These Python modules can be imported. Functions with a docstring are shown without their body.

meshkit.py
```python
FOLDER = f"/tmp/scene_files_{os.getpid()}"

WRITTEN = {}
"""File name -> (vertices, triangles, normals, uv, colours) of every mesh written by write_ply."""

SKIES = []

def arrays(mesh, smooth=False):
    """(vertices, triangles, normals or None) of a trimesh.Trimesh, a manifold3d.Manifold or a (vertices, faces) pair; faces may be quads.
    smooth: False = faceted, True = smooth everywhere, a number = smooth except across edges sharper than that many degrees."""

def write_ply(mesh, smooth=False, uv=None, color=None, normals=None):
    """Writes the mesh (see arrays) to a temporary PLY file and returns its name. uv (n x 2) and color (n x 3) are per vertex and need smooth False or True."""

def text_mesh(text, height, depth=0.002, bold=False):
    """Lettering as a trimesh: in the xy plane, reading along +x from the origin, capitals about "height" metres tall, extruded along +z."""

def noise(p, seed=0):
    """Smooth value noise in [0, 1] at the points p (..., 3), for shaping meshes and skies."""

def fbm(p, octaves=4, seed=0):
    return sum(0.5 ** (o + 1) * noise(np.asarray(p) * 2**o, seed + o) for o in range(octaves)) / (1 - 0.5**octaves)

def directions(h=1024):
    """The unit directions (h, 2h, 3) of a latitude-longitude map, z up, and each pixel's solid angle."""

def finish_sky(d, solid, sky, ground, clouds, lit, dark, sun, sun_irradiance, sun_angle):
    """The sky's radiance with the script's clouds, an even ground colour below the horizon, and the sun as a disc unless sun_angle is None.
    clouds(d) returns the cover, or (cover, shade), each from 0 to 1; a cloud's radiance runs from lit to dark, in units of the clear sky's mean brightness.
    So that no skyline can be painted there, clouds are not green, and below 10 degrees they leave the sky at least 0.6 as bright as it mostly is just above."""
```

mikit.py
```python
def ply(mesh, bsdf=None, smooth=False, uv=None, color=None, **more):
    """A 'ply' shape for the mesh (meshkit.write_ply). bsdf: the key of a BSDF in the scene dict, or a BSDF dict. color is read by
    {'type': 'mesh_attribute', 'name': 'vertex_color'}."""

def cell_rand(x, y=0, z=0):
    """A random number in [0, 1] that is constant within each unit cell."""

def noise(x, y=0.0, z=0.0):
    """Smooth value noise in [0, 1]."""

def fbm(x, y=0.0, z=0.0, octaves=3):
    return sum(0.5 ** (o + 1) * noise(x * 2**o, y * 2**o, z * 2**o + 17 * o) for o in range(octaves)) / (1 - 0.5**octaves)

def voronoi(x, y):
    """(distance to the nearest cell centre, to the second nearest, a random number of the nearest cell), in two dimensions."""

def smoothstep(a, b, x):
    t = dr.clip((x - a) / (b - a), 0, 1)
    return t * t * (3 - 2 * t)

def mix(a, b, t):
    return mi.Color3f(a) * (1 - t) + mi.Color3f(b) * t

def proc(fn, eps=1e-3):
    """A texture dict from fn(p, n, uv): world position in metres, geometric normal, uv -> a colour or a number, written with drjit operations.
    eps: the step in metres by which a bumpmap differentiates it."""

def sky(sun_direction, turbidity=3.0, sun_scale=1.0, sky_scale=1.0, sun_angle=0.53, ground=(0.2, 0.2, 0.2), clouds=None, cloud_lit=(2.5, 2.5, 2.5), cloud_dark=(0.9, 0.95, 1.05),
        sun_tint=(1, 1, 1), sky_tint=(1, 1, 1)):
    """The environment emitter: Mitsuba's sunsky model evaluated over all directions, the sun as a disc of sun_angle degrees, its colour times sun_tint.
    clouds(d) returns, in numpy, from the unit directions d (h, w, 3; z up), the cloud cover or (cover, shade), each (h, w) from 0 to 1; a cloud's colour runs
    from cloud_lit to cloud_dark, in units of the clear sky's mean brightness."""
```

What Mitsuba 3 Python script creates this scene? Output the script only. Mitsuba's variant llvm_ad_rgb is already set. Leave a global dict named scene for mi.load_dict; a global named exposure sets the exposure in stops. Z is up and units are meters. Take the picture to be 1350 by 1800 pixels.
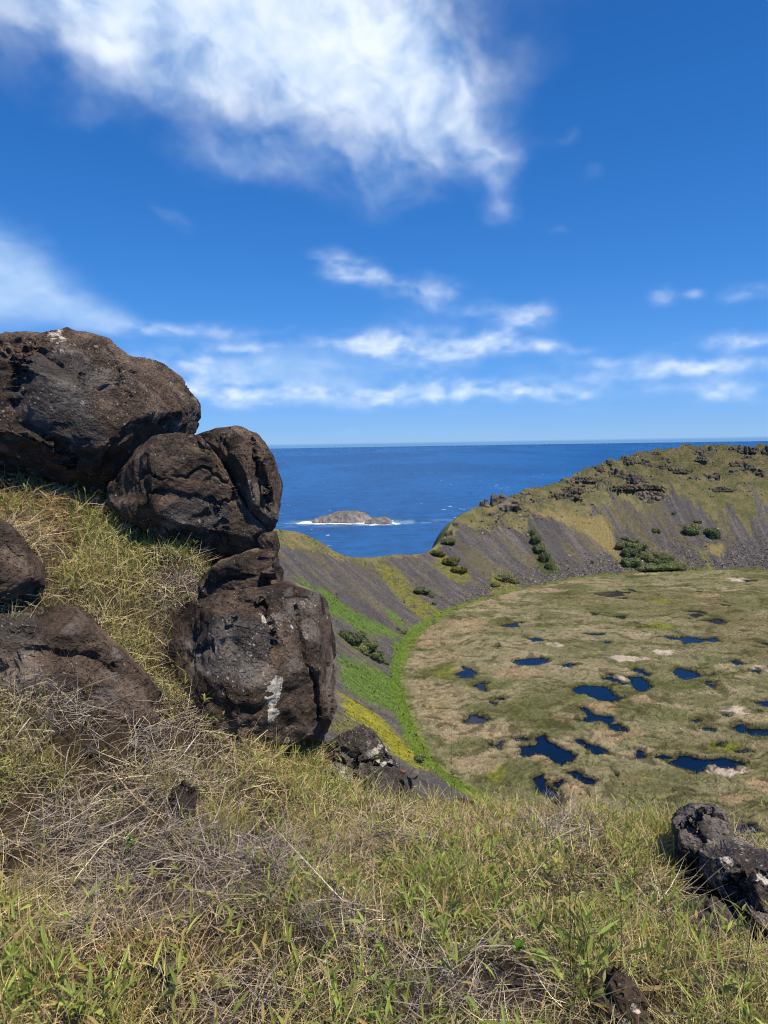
import math, numpy as np, trimesh, mitsuba as mi, drjit as dr, mikit, meshkit, shapely
from meshkit import noise as nnoise, fbm as nfbm
from scipy.interpolate import PchipInterpolator, RBFInterpolator
from mikit import noise, fbm, smoothstep, mix, voronoi
from shapely.geometry import Polygon, LineString

T = mi.ScalarTransform4f
scene, labels = {}, {}
rng = np.random.default_rng(11)

def ss(a, b, x):
    t = np.clip((x - a) / (b - a), 0, 1)
    return t * t * (3 - 2 * t)

# ------------------------------------------------------------------ camera, sky, exposure (metres; the eye is the origin, z up, +y ahead)
PITCH, ROLL = math.radians(5.53), math.radians(0.92)
FWD = np.array([0, math.cos(PITCH), -math.sin(PITCH)])
RIGHT0, UP0 = np.array([1.0, 0, 0]), np.array([0, math.sin(PITCH), math.cos(PITCH)])
UP = math.sin(ROLL) * RIGHT0 + math.cos(ROLL) * UP0
exposure = 1.74
scene['camera'] = {'type': 'perspective', 'fov': 2 * math.degrees(math.atan(675 / 1248)), 'fov_axis': 'x', 'near_clip': 0.05, 'far_clip': 120000.0,
                   'to_world': T().look_at(origin=[0, 0, 0], target=FWD.tolist(), up=UP.tolist())}
SUN = (0.38, -0.30, 0.88)

CLOUDS = [[-20.88,30.55,17.04,4.0,1.3,0.0],[-10.33,28.46,14.16,3.43,1.1,0.1],[-2.72,26.16,8.25,4.42,0.9,0.2],[2.5,26.43,5.18,4.69,0.85,0.1],[5.93,22.87,3.66,3.08,0.72,0.05],[8.73,21.28,2.56,2.12,0.6,0.0],[9.59,18.26,1.63,2.23,0.5,0.0],[-1.99,20.54,5.72,3.24,0.42,0.1],[-10.66,20.52,4.74,1.62,0.55,0.3],[-15.43,24.86,8.36,2.26,0.6,0.35],[-6.6,37.01,24.75,4.58,1.3,0.0],[1.07,19.38,2.2,2.22,0.36,0.1],[-29.54,12.21,3.85,2.86,1.5,0.6],[-27.0,11.52,2.91,1.93,1.1,0.62],[-24.72,10.56,2.83,1.53,1.0,0.66],[-22.33,9.72,2.74,1.1,0.95,0.66],[-20.02,9.11,2.21,0.64,0.8,0.6],[14.41,22.04,1.63,0.76,0.38,0.2],[13.85,15.08,1.46,0.78,0.3,0.2],[17.29,19.25,1.0,0.5,0.28,0.2],[-15.86,16.13,1.24,1.14,0.25,0.3],[-2.6,13.18,1.87,1.06,0.8,0.1],[-0.6,12.58,1.79,0.83,0.5,0.2],[3.63,11.54,3.33,1.25,0.7,0.3],[11.55,9.43,2.14,1.09,0.85,0.1],[7.62,10.15,2.63,0.63,0.35,0.4],[3.36,7.49,3.8,1.64,0.9,0.45],[-1.81,7.88,3.15,0.69,0.75,0.0],[8.93,7.5,2.62,0.73,0.95,0.0],[13.28,6.98,2.95,0.47,0.7,0.0],[18.3,5.98,2.81,0.33,0.5,0.0],[24.2,5.25,5.4,0.56,0.9,0.0],[26.37,6.85,3.17,0.66,0.75,0.05],[25.07,3.46,1.65,0.89,0.75,0.15],[27.2,3.16,1.42,0.72,0.6,0.3],[20.82,10.37,1.09,0.79,0.6,0.2],[23.13,10.4,0.75,0.43,0.5,0.2],[26.63,10.02,1.94,0.68,0.6,0.2],[-14.52,8.8,4.72,0.54,0.75,0.1],[-10.27,7.81,2.64,0.34,0.5,0.1],[-9.0,6.3,4.45,1.04,0.8,0.95],[-4.56,5.63,3.38,1.05,0.75,0.95],[-14.22,5.84,7.87,1.45,0.6,0.1],[-5.05,4.09,15.31,0.98,0.8,0.3],[-2.28,6.93,18.52,2.17,0.2,0.3],[21.92,4.64,9.39,1.64,0.16,0.3],[8.04,3.77,10.3,0.71,0.7,0.1],[-11.27,4.12,3.97,0.66,0.45,0.1],[-9.51,4.12,0.97,0.44,0.5,1.0],[-6.64,3.43,1.08,0.31,0.6,1.0],[-2.72,3.39,1.45,0.36,0.85,1.0],[-1.23,2.61,0.91,0.22,0.7,1.0],[3.55,3.87,2.03,0.45,0.8,1.0],[6.25,2.34,1.79,0.31,0.45,0.9],[12.87,3.42,1.07,0.31,0.5,0.9],[15.87,2.41,2.08,0.35,0.4,0.9],[16.26,4.76,2.07,0.38,0.4,0.7],[-0.58,0.88,17.73,0.63,0.15,0.1]]

def clouds(d):
    """cover and shade per direction: banks of cumulus and thin bands, each given by azimuth, elevation and extent in degrees, torn by noise"""
    az, el = np.degrees(np.arctan2(d[..., 0], d[..., 1])), np.degrees(np.arcsin(np.clip(d[..., 2], -1, 1)))
    on = (el > -1) & (el < 60)
    q = d[on]
    a, e = az[on], el[on]
    sq = np.stack([a / 6.0, e / 4.0, 0 * a], -1)
    w1, w2 = nfbm(sq * 1.1, 5, 3) - 0.5, nfbm(sq * 1.1 + 40, 5, 9) - 0.5
    big = e > 14
    amp = np.where(big, 0.75, 0.28)
    a2, e2 = a + w1 * 7 * amp, e + w2 * 5 * amp
    dens, shd = np.zeros_like(a), np.zeros_like(a)
    for ca, ce, ra, re, w, s in CLOUDS:
        near = (np.abs(a - ca) < 4 * ra + 8) & (np.abs(e - ce) < 4 * re + 6)
        g = w * np.exp(-((a2[near] - ca) / ra) ** 2 - ((e2[near] - ce) / re) ** 2)
        dens[near] += g
        shd[near] += g * s
    shd = shd / np.maximum(dens, 1e-3)
    k = np.where(big, 1.0, 2.3)
    fine = nfbm(np.stack([a2 * 0.30 * k, e2 * 0.42 * k * np.where(big, 1, 1.7), 0 * a], -1), 6, 21)
    # wisps drawn out down the wind
    along_, across = (a * 0.8 + e * 0.6), (e * 0.8 - a * 0.6)
    wisp = nfbm(np.stack([(along_ + w2 * 6) * 0.55 * k * np.where(big, 1, .5), (across + w1 * 9) * 0.22 * k * np.where(big, 1, 1.3), 0 * a + 5], -1), 6, 31)
    calm = 1 - 0.75 * ss(.3, .6, shd)                                  # grey banks are smooth
    fine, wisp = 0.52 + (fine - 0.52) * calm, 0.5 + (wisp - 0.5) * calm
    v = dens * (0.50 + 0.75 * (fine - .1) + 0.30 * (wisp - 0.25)) + (wisp - 0.5) * 0.22 * np.minimum(dens, 1) + (fine - .5) * .25 * np.minimum(dens, 1)
    c = 1 - np.exp(-np.maximum(v - 0.06, 0) ** 1.6 * np.where(big, 0.88, 0.95))
    c = np.clip(c, 0, 0.86)
    shade = np.clip(shd * 1.0 + (0.55 - wisp) * 0.7 + (0.5 - fine) * 1.3 + np.where(big, 0.28, 0.16), 0, 1)
    # pale air thickening to the horizon
    hz = 0.62 * np.exp(-np.maximum(e, 0) / 4.5) + 0.03 * np.exp(-np.maximum(e, 0) / 16)
    shade = (shade * c + 0.80 * hz * (1 - c)) / np.maximum(c + hz * (1 - c), 1e-4)
    c = c + hz * (1 - c)
    cover, sh = np.zeros(az.shape), np.zeros(az.shape)
    cover[on], sh[on] = c, shade
    return cover, sh

scene['sky'] = mikit.sky(SUN, turbidity=2.2, clouds=clouds, cloud_lit=(4.7, 5.05, 5.4), cloud_dark=(1.4, 2.5, 4.2), sky_tint=(0.175, 0.555, 0.84), sun_tint=(1.04, 1.0, 0.95), ground=(0.12, 0.28, 0.52))  # ground colour painted as horizon haze, filling the strip beyond the sea's edge

# ------------------------------------------------------------------ helpers
def tag(key, label=None, category=None, group=None, kind=None):
    labels[key] = {k: v for k, v in dict(label=label, category=category, group=group, kind=kind).items() if v}

def numbered(name):
    key, i = name, 0
    while key in scene:
        i += 1
        key = f'{name}_{i:03d}'
    return key

def lin(r, g, b):
    c = np.array([r, g, b]) / 255.0
    return np.where(c < 0.04045, c / 12.92, ((c + 0.055) / 1.055) ** 2.4)

def blend(col, other, m):
    return col * (1 - m[:, None]) + np.asarray(other) * m[:, None]

def grid_faces(n, m):
    i, j = np.meshgrid(np.arange(n - 1), np.arange(m - 1), indexing='ij')
    a = (i * m + j).ravel()
    return np.vstack([np.stack([a, a + 1, a + m + 1], 1), np.stack([a, a + m + 1, a + m], 1)])

def sdist(poly, x, y):
    """signed distance to a polygon, positive inside; far points get a rough bound"""
    p = Polygon(poly).buffer(0)
    pts = shapely.points(x, y)
    d = shapely.distance(pts, p.boundary)
    return np.where(shapely.contains(p, pts), d, -d)

def region(poly, x, y, lo, hi):
    """0..1 inside a polygon, soft from lo to hi in signed distance; only computed near it"""
    P = np.array(poly)
    m = (x > P[:, 0].min() + lo - 1) & (x < P[:, 0].max() - lo + 1) & (y > P[:, 1].min() + lo - 1) & (y < P[:, 1].max() - lo + 1)
    out = np.zeros(len(x))
    if m.any():
        out[m] = ss(lo, hi, sdist(poly, x[m], y[m]))
    return out

VC = {'type': 'mesh_attribute', 'name': 'vertex_color'}
scene['mat_earth'] = {'type': 'twosided', 'bsdf': {'type': 'diffuse', 'reflectance': VC}}
scene['mat_straw'] = {'type': 'twosided', 'bsdf': {'type': 'principled', 'base_color': VC, 'roughness': 0.55, 'specular': 0.35}}
scene['mat_leaf'] = {'type': 'principledthin', 'base_color': VC, 'roughness': 0.5, 'diff_trans': 0.7, 'spec_trans': 0.0}

# ------------------------------------------------------------------ sea
SEA, LAKE = -300.0, -190.0
ISLETS = [(-163, 2735, 128, 62), (-20, 2655, 56, 30)]

def sea_color(p, n, uv):
    r = dr.sqrt(p.x * p.x + p.y * p.y)
    big = fbm(p.x * 0.0011 + 3, p.y * 0.00035, 0, 3)
    c = mix((0.004, 0.062, 0.215), (0.007, 0.086, 0.28), smoothstep(0.3, 0.7, big))
    w = fbm(p.x * 0.03, p.y * 0.012, 3.0, 3)
    c = c * (0.55 + 0.5 * w + 0.4 * noise(p.x * 0.012, p.y * 0.05, 11.0))
    # whitecaps
    cap = noise(p.x * 0.032, p.y * 0.022, 1.5) * 0.6 + noise(p.x * 0.07, p.y * 0.045, 7.0) * 0.4
    gust = noise(p.x * 0.004, p.y * 0.0017, 4.0)
    caps = smoothstep(0.80, 0.88, cap + 0.22 * (gust - 0.5)) * 0.7 * smoothstep(13000.0, 5000.0, r)
    # surf round the islets
    s = mi.Float(9.0)
    for cx, cy, ax, ay in ISLETS:
        s = dr.minimum(s, (dr.sqrt(dr.square((p.x - cx) / ax) + dr.square((p.y - cy) / ay)) - 1) * (ay * 1.0 / 60) + 0.0)
    nz = fbm(p.x * 0.02, p.y * 0.02, 9.0, 4)
    nz2 = fbm(p.x * 0.06, p.y * 0.05, 2.0, 3)
    foam = smoothstep(0.62, 0.08, s + (nz - 0.5) * 1.2 + (nz2 - 0.5) * 0.8 + 0.12)
    tail = dr.exp(-dr.square((p.y - 2690) / 90)) * dr.exp(-dr.square((p.x + 110) / 330)) * smoothstep(0.50, 0.68, nz) * 0.22
    aqua = smoothstep(1.1, 0.2, s + (nz - 0.5) * 1.4) * 0.55
    c = mix(c, (0.05, 0.22, 0.30), aqua)
    return mix(c, (0.85, 0.9, 0.92), dr.clip(dr.maximum(dr.maximum(foam, tail), caps * 0.8), 0, 1))

scene['mat_sea'] = {'type': 'principled', 'base_color': mikit.proc(sea_color), 'roughness': 0.42, 'specular': 0.28}
rr = np.concatenate([[0], np.geomspace(300, 62000, 60)])
ang = np.linspace(0, 2 * np.pi, 193)
R_, A_ = np.meshgrid(rr, ang, indexing='ij')
sea_v = np.stack([R_ * np.sin(A_), R_ * np.cos(A_), np.full_like(R_, SEA)], -1).reshape(-1, 3)
scene['sea'] = mikit.ply((sea_v, grid_faces(len(rr), len(ang))), 'mat_sea')
tag('sea', kind='structure')

# ------------------------------------------------------------------ islets
def islet(key, cx, cy, ax, ay, H, seed, label, prof):
    nu, nv = 190, 130
    u, v = np.meshgrid(np.linspace(-1.25, 1.25, nu), np.linspace(-1.25, 1.25, nv), indexing='ij')
    x, y = u * ax, v * ay
    w = nfbm(np.stack([x / 28, y / 28, 0 * x + seed], -1), 4, seed) - 0.5
    r = np.sqrt(u * u + v * v) + w * 0.45
    top = np.interp(u, *prof) * H * (0.8 + 0.2 * np.cos(np.clip(v, -1, 1) * 1.5)) * (1 - 0.25 * np.clip(r, 0, 1) ** 2)
    crag = np.abs(nfbm(np.stack([x / 9, y / 9, 0 * x], -1), 4, seed + 5) - 0.5)
    z = top * ss(1.02, 0.86, r) + (crag - 0.12) * 20 * ss(0.55, 0.85, r) * ss(1.08, 0.9, r)
    z += (nfbm(np.stack([x / 14, y / 14, 0 * x], -1), 5, seed + 9) - 0.5) * 15 * ss(1.0, 0.8, r)
    z = np.where(r > 1.02, -6, z)
    V = np.stack([x + cx, y + cy, SEA + z], -1).reshape(-1, 3)
    V[:, 0] += (nfbm(V / 7, 2, 1) - 0.5) * 4
    V[:, 1] += (nfbm(V / 7, 2, 2) - 0.5) * 4
    F = grid_faces(nu, nv)[:, ::-1]
    m = trimesh.Trimesh(V, F, process=False)
    sl = m.vertex_normals[:, 2]
    sl = np.abs(sl)
    nn = nfbm(V / 12, 4, seed + 3)
    fine = nfbm(V / np.array([3, 3, 9.0]), 3, seed + 4)
    col = np.tile(np.array([0.215, 0.212, 0.21]), (len(V), 1)) * (0.35 + 1.3 * fine)[:, None]
    col = blend(col, (0.42, 0.40, 0.37), ss(0.5, 0.66, nn) * 0.6)
    col = blend(col, (0.125, 0.132, 0.09), 0.8 * ss(0.62, 0.85, sl) * ss(0.25, 0.45, (V[:, 2] - SEA) / H) * ss(0.3, 0.5, nn))
    col = blend(col, (0.035, 0.033, 0.03), ss(3.5, 1.0, V[:, 2] - SEA + 2 * fine))
    scene[key] = mikit.ply((V, F), 'mat_earth', smooth=False, color=np.clip(col, 0.01, 0.8))
    tag(key, label, 'island')

islet('rocky_islet', -163, 2735, 124, 52, 43, 3, 'larger rocky islet ringed with surf in the sea, its top green grey', ([-1.1, -.8, -.45, -.2, .1, .45, .7, .85, 1.1], [.25, .42, .55, .85, 1.0, .95, .85, .6, .3]))
islet('rocky_islet_001', -20, 2655, 54, 25, 27, 8, 'low rocky islet just right of the larger islet, white surf along its foot', ([-1.1, -.6, 0, .4, .75, 1.1], [.3, .6, .85, 1.0, .7, .2]))

# ------------------------------------------------------------------ crater wall: rows run from the lake's shore (s=0) to the rim (s=1) and down the outer slope (s>1)
RIM = np.array([(30,-60,-22),(-20,25,-28),(-75,110,-42),(-140,240,-52),(-185,400,-58),(-178,560,-66),(-140,690,-79),(-115.2,750,-89),(-96,765,-94.2),(-73.9,790,-107.4),(-50.6,820,-128.6),(-25,850,-137.2),(17.3,900,-142.3),(52.9,950,-148.5),(84.2,1000,-134.7),(100.4,1040,-117.5),(134.8,1080,-102.4),(184.9,1120,-93.3),(238,1160,-78.7),(316.1,1210,-63.8),(376.4,1250,-44.7),(450.1,1290,-28.6),(548.8,1330,-14.9),(621.7,1350,-14),(740,1370,-18),(900,1330,-14),(1060,1210,-10)], float)
SHORE = np.array([(170,195),(120,260),(75,330),(42,380),(25.9,415),(17,478),(11,565),(21,652),(31.1,690.5),(40.1,718),(51.7,747.3),(65.6,775.7),(90.1,812.8),(129.2,855.7),(156.9,882.8),(189.5,905.7),(221.9,932),(257.4,958.4),(297.3,977.8),(346,994.2),(395.1,1005.8),(440.2,1011.5),(502.9,1009.5),(550.1,1001.8),(640.5,980.8),(733.1,941.6),(800,880)], float)
KN = np.arange(len(RIM), dtype=float)
rim_at, shore_at = PchipInterpolator(KN, RIM), PchipInterpolator(KN, SHORE)
rim_len = np.concatenate([[0], np.cumsum(np.linalg.norm(np.diff(RIM[:, :2], axis=0), axis=1))])

def wall(t, s):
    r, q = rim_at(t), shore_at(t)
    si = np.clip(s, 0, 1)
    f = 0.82 * si + 0.18 * si ** 2.2
    out = np.maximum(s - 1, 0)
    xy = q + (r[..., :2] - q) * s[..., None]
    z = LAKE + (r[..., 2] + 190) * f - out * (40 + 330 * out)
    return np.concatenate([xy, np.maximum(z, SEA - 4)[..., None]], -1)

SCREETOP = np.array([(0,0.7),(4,0.6),(6.76,0.88),(7.63,0.84),(8.48,0.78),(10.04,0.88),(10.69,0.9),(11.94,0.97),(12.97,0.99),(14.61,0.96),(15.3,0.91),(15.8,0.78),(16.3,0.71),(16.42,0.79),(16.75,0.78),(16.92,0.67),(17.64,0.78),(17.88,0.75),(18.09,0.63),(18.49,0.55),(19.71,0.69),(20.09,0.68),(20.27,0.63),(20.57,0.59),(20.84,0.55),(21.38,0.63),(21.64,0.61),(21.78,0.52),(21.88,0.45),(22.09,0.49),(22.26,0.38),(22.82,0.46),(23.04,0.3),(23.45,0.59),(23.57,0.55),(26,0.5)])
WALLPATCH = [  # polygons in (t, s), kind
 ([(6.14,0.67),(6.35,0.59),(6.6,0.42),(6.82,0.25),(7.26,0.09),(6.77,0.09),(6.4,0.23),(6.06,0.37),(6.03,0.53)],'green'),
 ([(5.37,0.27),(5.5,0.18),(5.88,0.04),(5.82,0.0),(4.82,0.07),(4.66,0.16),(4.66,0.25)],'green'),
 ([(6.1,0.04),(7.09,0.08),(8.41,0.06),(8.57,0.01),(6.66,0.0),(6.11,0.0)],'green'),
 ([(8.09,0.27),(8.37,0.22),(8.18,0.08),(7.72,0.1),(7.79,0.19)],'green'),
 ([(4.44,0.25),(4.51,0.2),(4.41,0.13),(4.26,0.08),(3.71,0.04),(3.22,0.09),(3.17,0.14),(3.59,0.14),(3.87,0.16),(4.08,0.2),(4.08,0.25)],'yellow'),
 ([(3.92,0.27),(4.01,0.21),(3.83,0.18),(3.28,0.31)],'olive'),
 ([(11.21,0.97),(11.59,0.79),(11.34,0.48),(10.86,0.22),(11.17,0.0),(9.28,0.06),(9.89,0.28),(10.08,0.45)],'olive'),
 ([(13.31,1.0),(13.58,0.69),(13.53,0.41),(12.81,0.32),(12.71,0.53),(12.85,0.79)],'olive'),
 ([(14.27,0.31),(14.92,0.17),(14.57,0.02),(13.1,0.05)],'olive'),
 ([(17.06,0.64),(17.36,0.62),(16.85,0.11),(16.15,0.13),(16.67,0.42)],'dark'),
 ([(17.52,0.86),(18.51,0.66),(19.28,0.55),(19.33,0.32),(18.88,0.03),(18.86,0.18),(18.68,0.39),(18.46,0.54),(17.94,0.69)],'gold'),
 ([(19.65,0.71),(20.41,0.24),(21.42,0.03),(20.64,0.02),(19.93,0.29)],'oliverock'),
 ([(21.46,0.19),(21.61,0.16),(21.65,0.01),(21.44,0.01)],'olive'),
 ([(21.67,0.2),(22.15,0.2),(21.92,0.11),(21.62,0.13)],'gold')]
nt, ns = 1750, 165
tq = np.interp(np.linspace(0, 1, nt), [0, .02, .11, .20, .36, .52, .76, .97, 1], [0, 3, 5, 6, 8, 12.5, 18, 23.6, 26])
sq = np.concatenate([np.linspace(-0.06, 1.0, 148), 1 + np.linspace(0.008, 1, 17) ** 1.7 * 1.0])
TT, SS = np.meshgrid(tq, sq, indexing='ij')
W = wall(TT, SS)
tv, sv = TT.ravel(), SS.ravel()
P = W.reshape(-1, 3)
along = np.interp(tv, KN, rim_len)
rocky = ss(14.5, 17, tv)                                   # the high far wall with its crags
crest = ss(0.62, 0.85, sv) * ss(1.25, 1.0, sv)
amp = ss(0.0, 0.12, sv) * (1 - 0.75 * ss(0.93, 1.0, sv) * (1 - rocky))
gully = nfbm(np.stack([along / 26, sv * 1.2, 0 * sv], -1), 4, 5) - 0.5
rough = nfbm(P / 22, 5, 6) - 0.5
small = nfbm(P / 5.0, 3, 7) - 0.5
ledge = np.abs(nfbm(np.stack([along / 60, P[:, 2] / 6, 0 * sv], -1), 4, 8) - 0.5)
dz = amp * (gully * 7 + rough * 5 * (0.4 + rocky * crest)) + small * (0.9 + 1.6 * rocky * crest) * ss(0, .05, sv)
dz += rocky * crest * (ss(0.02, 0.16, ledge) - 0.5) * 5.0 * ss(1.06, .95, sv)
stepf = (P[:, 2] + nnoise(np.stack([along / 40, 0 * sv, 0 * sv], -1), 3) * 16) / 13.0
dz += rocky * crest * (ss(0.35, 0.65, stepf - np.floor(stepf)) - (stepf - np.floor(stepf))) * 7.0
P[:, 2] += dz
# colour
ux = along / 10.0
warp1 = (nfbm(np.stack([along / 9, sv * 2.2, 0 * sv], -1), 4, 11) - 0.5)
warp2 = (nfbm(np.stack([along / 30, sv * 6, 0 * sv + 9], -1), 4, 12) - 0.5)
st = np.interp(tv, SCREETOP[:, 0], SCREETOP[:, 1])
tong = (nnoise(np.stack([along / 8.5, sv * 0.8, 0 * sv], -1), 14) - 0.5) * 0.24 + (nfbm(np.stack([along / 3.2, sv * 1.5, 0 * sv], -1), 3, 15) - 0.5) * 0.14
scree = ss(0.010, -0.010, sv - st - tong * (0.35 + 0.65 * ss(13, 15, tv)) - warp1 * 0.03)
n_mid, n_fine, n_px = nfbm(P / 14, 4, 21), nfbm(P / 3.5, 3, 22), nnoise(P / 0.9, 23)
grass = blend(np.tile(np.array([0.188, 0.178, 0.095]), (len(P), 1)), (0.122, 0.137, 0.068), ss(0.35, 0.65, n_mid))
grass *= ((0.7 + 0.6 * n_fine) * (1 - 0.20 * ss(19.5, 22, tv)))[:, None]
grass = blend(grass, (0.06, 0.058, 0.045), 0.75 * rocky * crest * ss(0.46, 0.62, n_fine * 0.6 + nfbm(P / 8, 3, 25) * 0.4) * 0.85)
streak = nfbm(np.stack([along / 7.0, sv * 3.4, 0 * sv], -1), 5, 31)
rock = blend(np.tile(np.array([0.086, 0.088, 0.094]), (len(P), 1)), (0.125, 0.123, 0.121), ss(0.5, 0.8, streak))
rock = blend(rock, (0.068, 0.066, 0.071), ss(0.5, 0.25, streak) * 0.7)
rock = blend(rock, (0.125, 0.12, 0.065), ss(0.50, 0.68, nfbm(np.stack([along / 14, sv * 3.5, 0 * sv + 3], -1), 4, 33)) * 0.6)
rock *= (0.30 + 0.8 * n_px + 0.6 * n_fine)[:, None]
col = grass * (1 - scree[:, None]) + rock * scree[:, None]
COLS = {'green': (0.10, 0.168, 0.045), 'yellow': (0.225, 0.235, 0.038), 'olive': (0.15, 0.16, 0.05), 'gold': (0.205, 0.185, 0.088), 'dark': (0.05, 0.075, 0.025), 'oliverock': (0.13, 0.13, 0.06)}
screem = scree.copy()
pt, ps = tv + warp2 * 0.3 + warp1 * 0.2, sv + warp1 * 0.08
for poly, kind in WALLPATCH:
    q_ = [(a, b * 6) for a, b in poly]                                    # s stretched so that both axes are of a size
    m = region(q_, pt, ps * 6, -0.10, 0.12) * ss(0.26, 0.56, n_fine * .7 + n_mid * .3 + (0.14 if kind in ('green', 'yellow') else .2 if kind == 'gold' else 0.02))
    if kind == 'oliverock':
        m *= 0.55
    col = blend(col, COLS[kind], m) * np.where(m > .3, 0.50 + 0.5 * n_px + .5 * n_fine, 1)[:, None]
    screem *= 1 - m
# the wet green margin along the lake
mw = np.interp(tv, [0, 3, 5, 7, 9, 12, 15, 18, 20, 26], [.10, .07, .06, .05, .05, .04, .03, .02, .015, .015])
m = ss(mw + 0.015, mw - 0.01, sv + warp1 * 0.06)
gcol = np.stack([np.interp(tv, [4, 6, 11, 15, 20], [a, b, c, d, e]) for a, b, c, d, e in ((.12, .105, .115, .12, .10), (.182, .178, .165, .15, .115), (.036, .038, .04, .05, .05))], -1)
col = col * (1 - m[:, None]) + gcol * (0.35 + 0.6 * n_fine + .6 * n_px)[:, None] * m[:, None]
screem *= 1 - m
scene['crater_wall'] = mikit.ply((P, grid_faces(nt, ns)), 'mat_earth', smooth=True, color=np.clip(col, 0.01, 0.8))
tag('crater_wall', kind='structure')
WALLP, WALLN = P.reshape(nt, ns, 3), None

def on_wall(x, y):
    """height of the wall at x, y from its nearest vertex"""
    from scipy.spatial import cKDTree
    global WALLN
    if WALLN is None:
        WALLN = cKDTree(P[sv <= 1.0, :2])
    return P[sv <= 1.0][WALLN.query([x, y])[1], 2]

# scree blocks: angular stones lying on the slope
ICO = trimesh.creation.icosphere(subdivisions=1)
OCT = np.array([[1, 0, 0], [-1, 0, 0], [0, 1, 0], [0, -1, 0], [0, 0, 1], [0, 0, -1.0]]), np.array([[0, 2, 4], [2, 1, 4], [1, 3, 4], [3, 0, 4], [2, 0, 5], [1, 2, 5], [3, 1, 5], [0, 3, 5]])

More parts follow.
